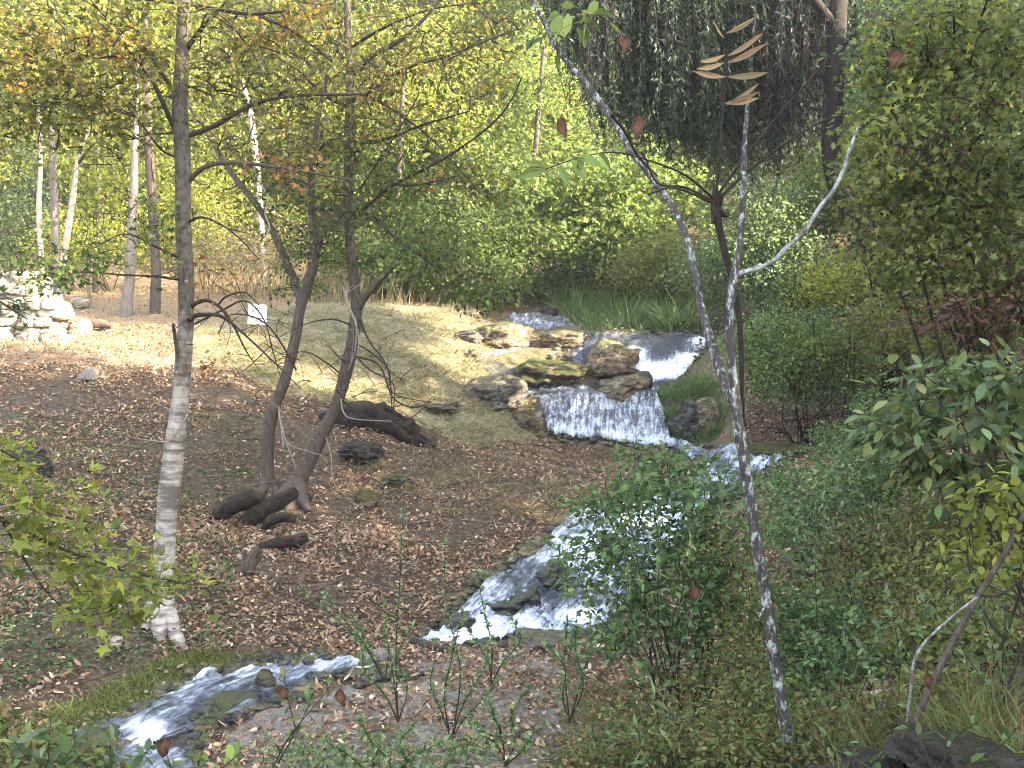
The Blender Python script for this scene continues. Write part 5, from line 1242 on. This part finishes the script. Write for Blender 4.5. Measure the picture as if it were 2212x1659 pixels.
# ------------------------------------------------------------------ far wood and a mostly unseen ridge wood added to shade the gully
def wood(name, label, cen, per, rad, size, leaf):
    leaf = leaf if isinstance(leaf, list) else [leaf]
    mb = MB(); n = len(cen)
    u = unit(RNG.normal(size=(n, per, 3))) * RNG.random((n, per, 1)) ** .45 * rad * RNG.uniform(.6, 1.3, (n, 1, 1)) * np.array([1, 1, .7])
    P = (cen[:, None] + u).reshape(-1, 3)
    g = np.clip((.5 + .55 * fbm(cen * .16, 2) + RNG.normal(size=n) * .16) * len(leaf), 0, len(leaf) - .01).astype(int)  # clusters given dark leaf colour stand in for shaded pockets
    g = np.repeat(g, per)
    for k in range(len(leaf)):
        Q = P[g == k]; leaves(mb, Q, RNG.normal(size=(len(Q), 3)) + [0, 0, -.3], size * RNG.uniform(.5, 1.4, len(Q)), DIAM, .45, k)
    return tag(mb.build(name, [M[l] for l in leaf]), label, None, None, 'stuff')
def hillside(n, x0, x1, y0, y1, hmin, hmax):
    xy = np.stack([RNG.uniform(x0, x1, n), RNG.uniform(y0, y1, n)], 1)
    xy = xy[np.abs(xy[:, 0]) < xy[:, 1] * .56 + 2]
    P = with_z(xy); P[:, 2] += RNG.uniform(hmin, hmax, len(P)); return P
wood('far_wood', 'sunlit yellow-green wood on the far hillside', hillside(2100, -36, 4, 44, 62, .5, 17), 70, 1.0, .27, ['dark', 'mid', 'yellow', 'gold', 'gold'])
wood('far_wood', 'green wood on the far hillside above the falls', hillside(1800, -2, 34, 44, 62, .5, 18), 70, 1.0, .27, ['dark', 'mid', 'mid', 'pale', 'yellow'])
wood('far_wood', 'highest band of wood closing the view', hillside(2400, -60, 60, 62, 85, .5, 30), 60, 1.9, .5, ['dark', 'mid', 'yellow', 'gold'])
_rs = []
for (x0, x1, y0, y1, top, n) in [(13.5, 24, -6, 13, 15.0, 700), (14, 24, 13, 19, 9.8, 180), (15, 24, 19, 25, 9.0, 160), (15.5, 25, 25, 37, 13.0, 420)]:  # tops set so the wood's shade covers gully and lower far bushes
    q = np.stack([RNG.uniform(x0, x1, n), RNG.uniform(y0, y1, n)], 1); g = ground_z(q); z = g + RNG.random(n) * np.maximum(top - 1.0 - g, .3)
    _rs.append(np.concatenate([q, z[:, None]], 1))
wood('ridge_shade_wood', 'mostly unseen wood added on the near ridge to shade the gully', np.concatenate(_rs), 70, 1.1, .32, 'mid')

def haze():
    mb = MB(); X, Y0, Y1, Z0, Z1 = 175.0, -175.0, 175.0, -40.0, 120.0
    V = [(x, y, z) for x in (-X, X) for y in (Y0, Y1) for z in (Z0, Z1)]
    mb.add(V, [(0,1,3,2),(4,6,7,5),(0,4,5,1),(2,3,7,6),(0,2,6,4),(1,5,7,3)])
    m, nt, out = mat('thin_haze'); v = nt.nodes.new('ShaderNodeVolumePrincipled')
    v.inputs['Color'].default_value = (.93, .95, .96, 1); v.inputs['Density'].default_value = .0007; v.inputs['Anisotropy'].default_value = .2
    nt.links.new(v.outputs[0], out.inputs['Volume'])
    tag(mb.build('haze', m, None, False), 'thin pale haze in the valley', None, None, 'stuff')
haze()
# ------------------------------------------------------------------ light, sky, camera
S = Vector((.93, -.37, 0)).normalized(); EL = math.radians(25)
sdir = Vector((S.x * math.cos(EL), S.y * math.cos(EL), math.sin(EL)))
sun = bpy.data.lights.new('sun', 'SUN'); sun.energy = 5.0; sun.angle = math.radians(.5); sun.color = (1, .86, .63)
so = bpy.data.objects.new('sun', sun); COL.objects.link(so); so.rotation_euler = sdir.to_track_quat('Z', 'Y').to_euler()
w = bpy.data.worlds.new('World'); SC.world = w; w.use_nodes = True
nt = w.node_tree; bg = nt.nodes['Background']; sky = nt.nodes.new('ShaderNodeTexSky'); sky.sky_type = 'NISHITA'; sky.sun_disc = False
sky.sun_elevation = EL; sky.sun_rotation = math.atan2(S.x, S.y); sky.dust_density = 2.0
hs = nt.nodes.new('ShaderNodeHueSaturation'); hs.inputs['Saturation'].default_value = .6; nt.links.new(sky.outputs[0], hs.inputs['Color']); nt.links.new(hs.outputs[0], bg.inputs[0]); bg.inputs[1].default_value = .15
cam = bpy.data.cameras.new('camera'); cam.sensor_width = 36; cam.lens = 36 * F / 2212; cam.clip_end = 1000; cam.clip_start = .05
co = bpy.data.objects.new('camera', cam); COL.objects.link(co); co.rotation_euler = (math.radians(90), 0, 0); SC.camera = co
SC.view_settings.view_transform = 'Standard'; SC.view_settings.look = 'None'; SC.view_settings.exposure = 3.15; SC.view_settings.gamma = 1
SC.render.engine = 'CYCLES'; SC.render.filter_size = 1.05; SC.cycles.filter_width = 1.05
cy = SC.cycles
cy.max_bounces = 6; cy.diffuse_bounces = 4; cy.glossy_bounces = 2; cy.transmission_bounces = 4; cy.transparent_max_bounces = 6
cy.sample_clamp_indirect = 6; cy.volume_bounces = 0
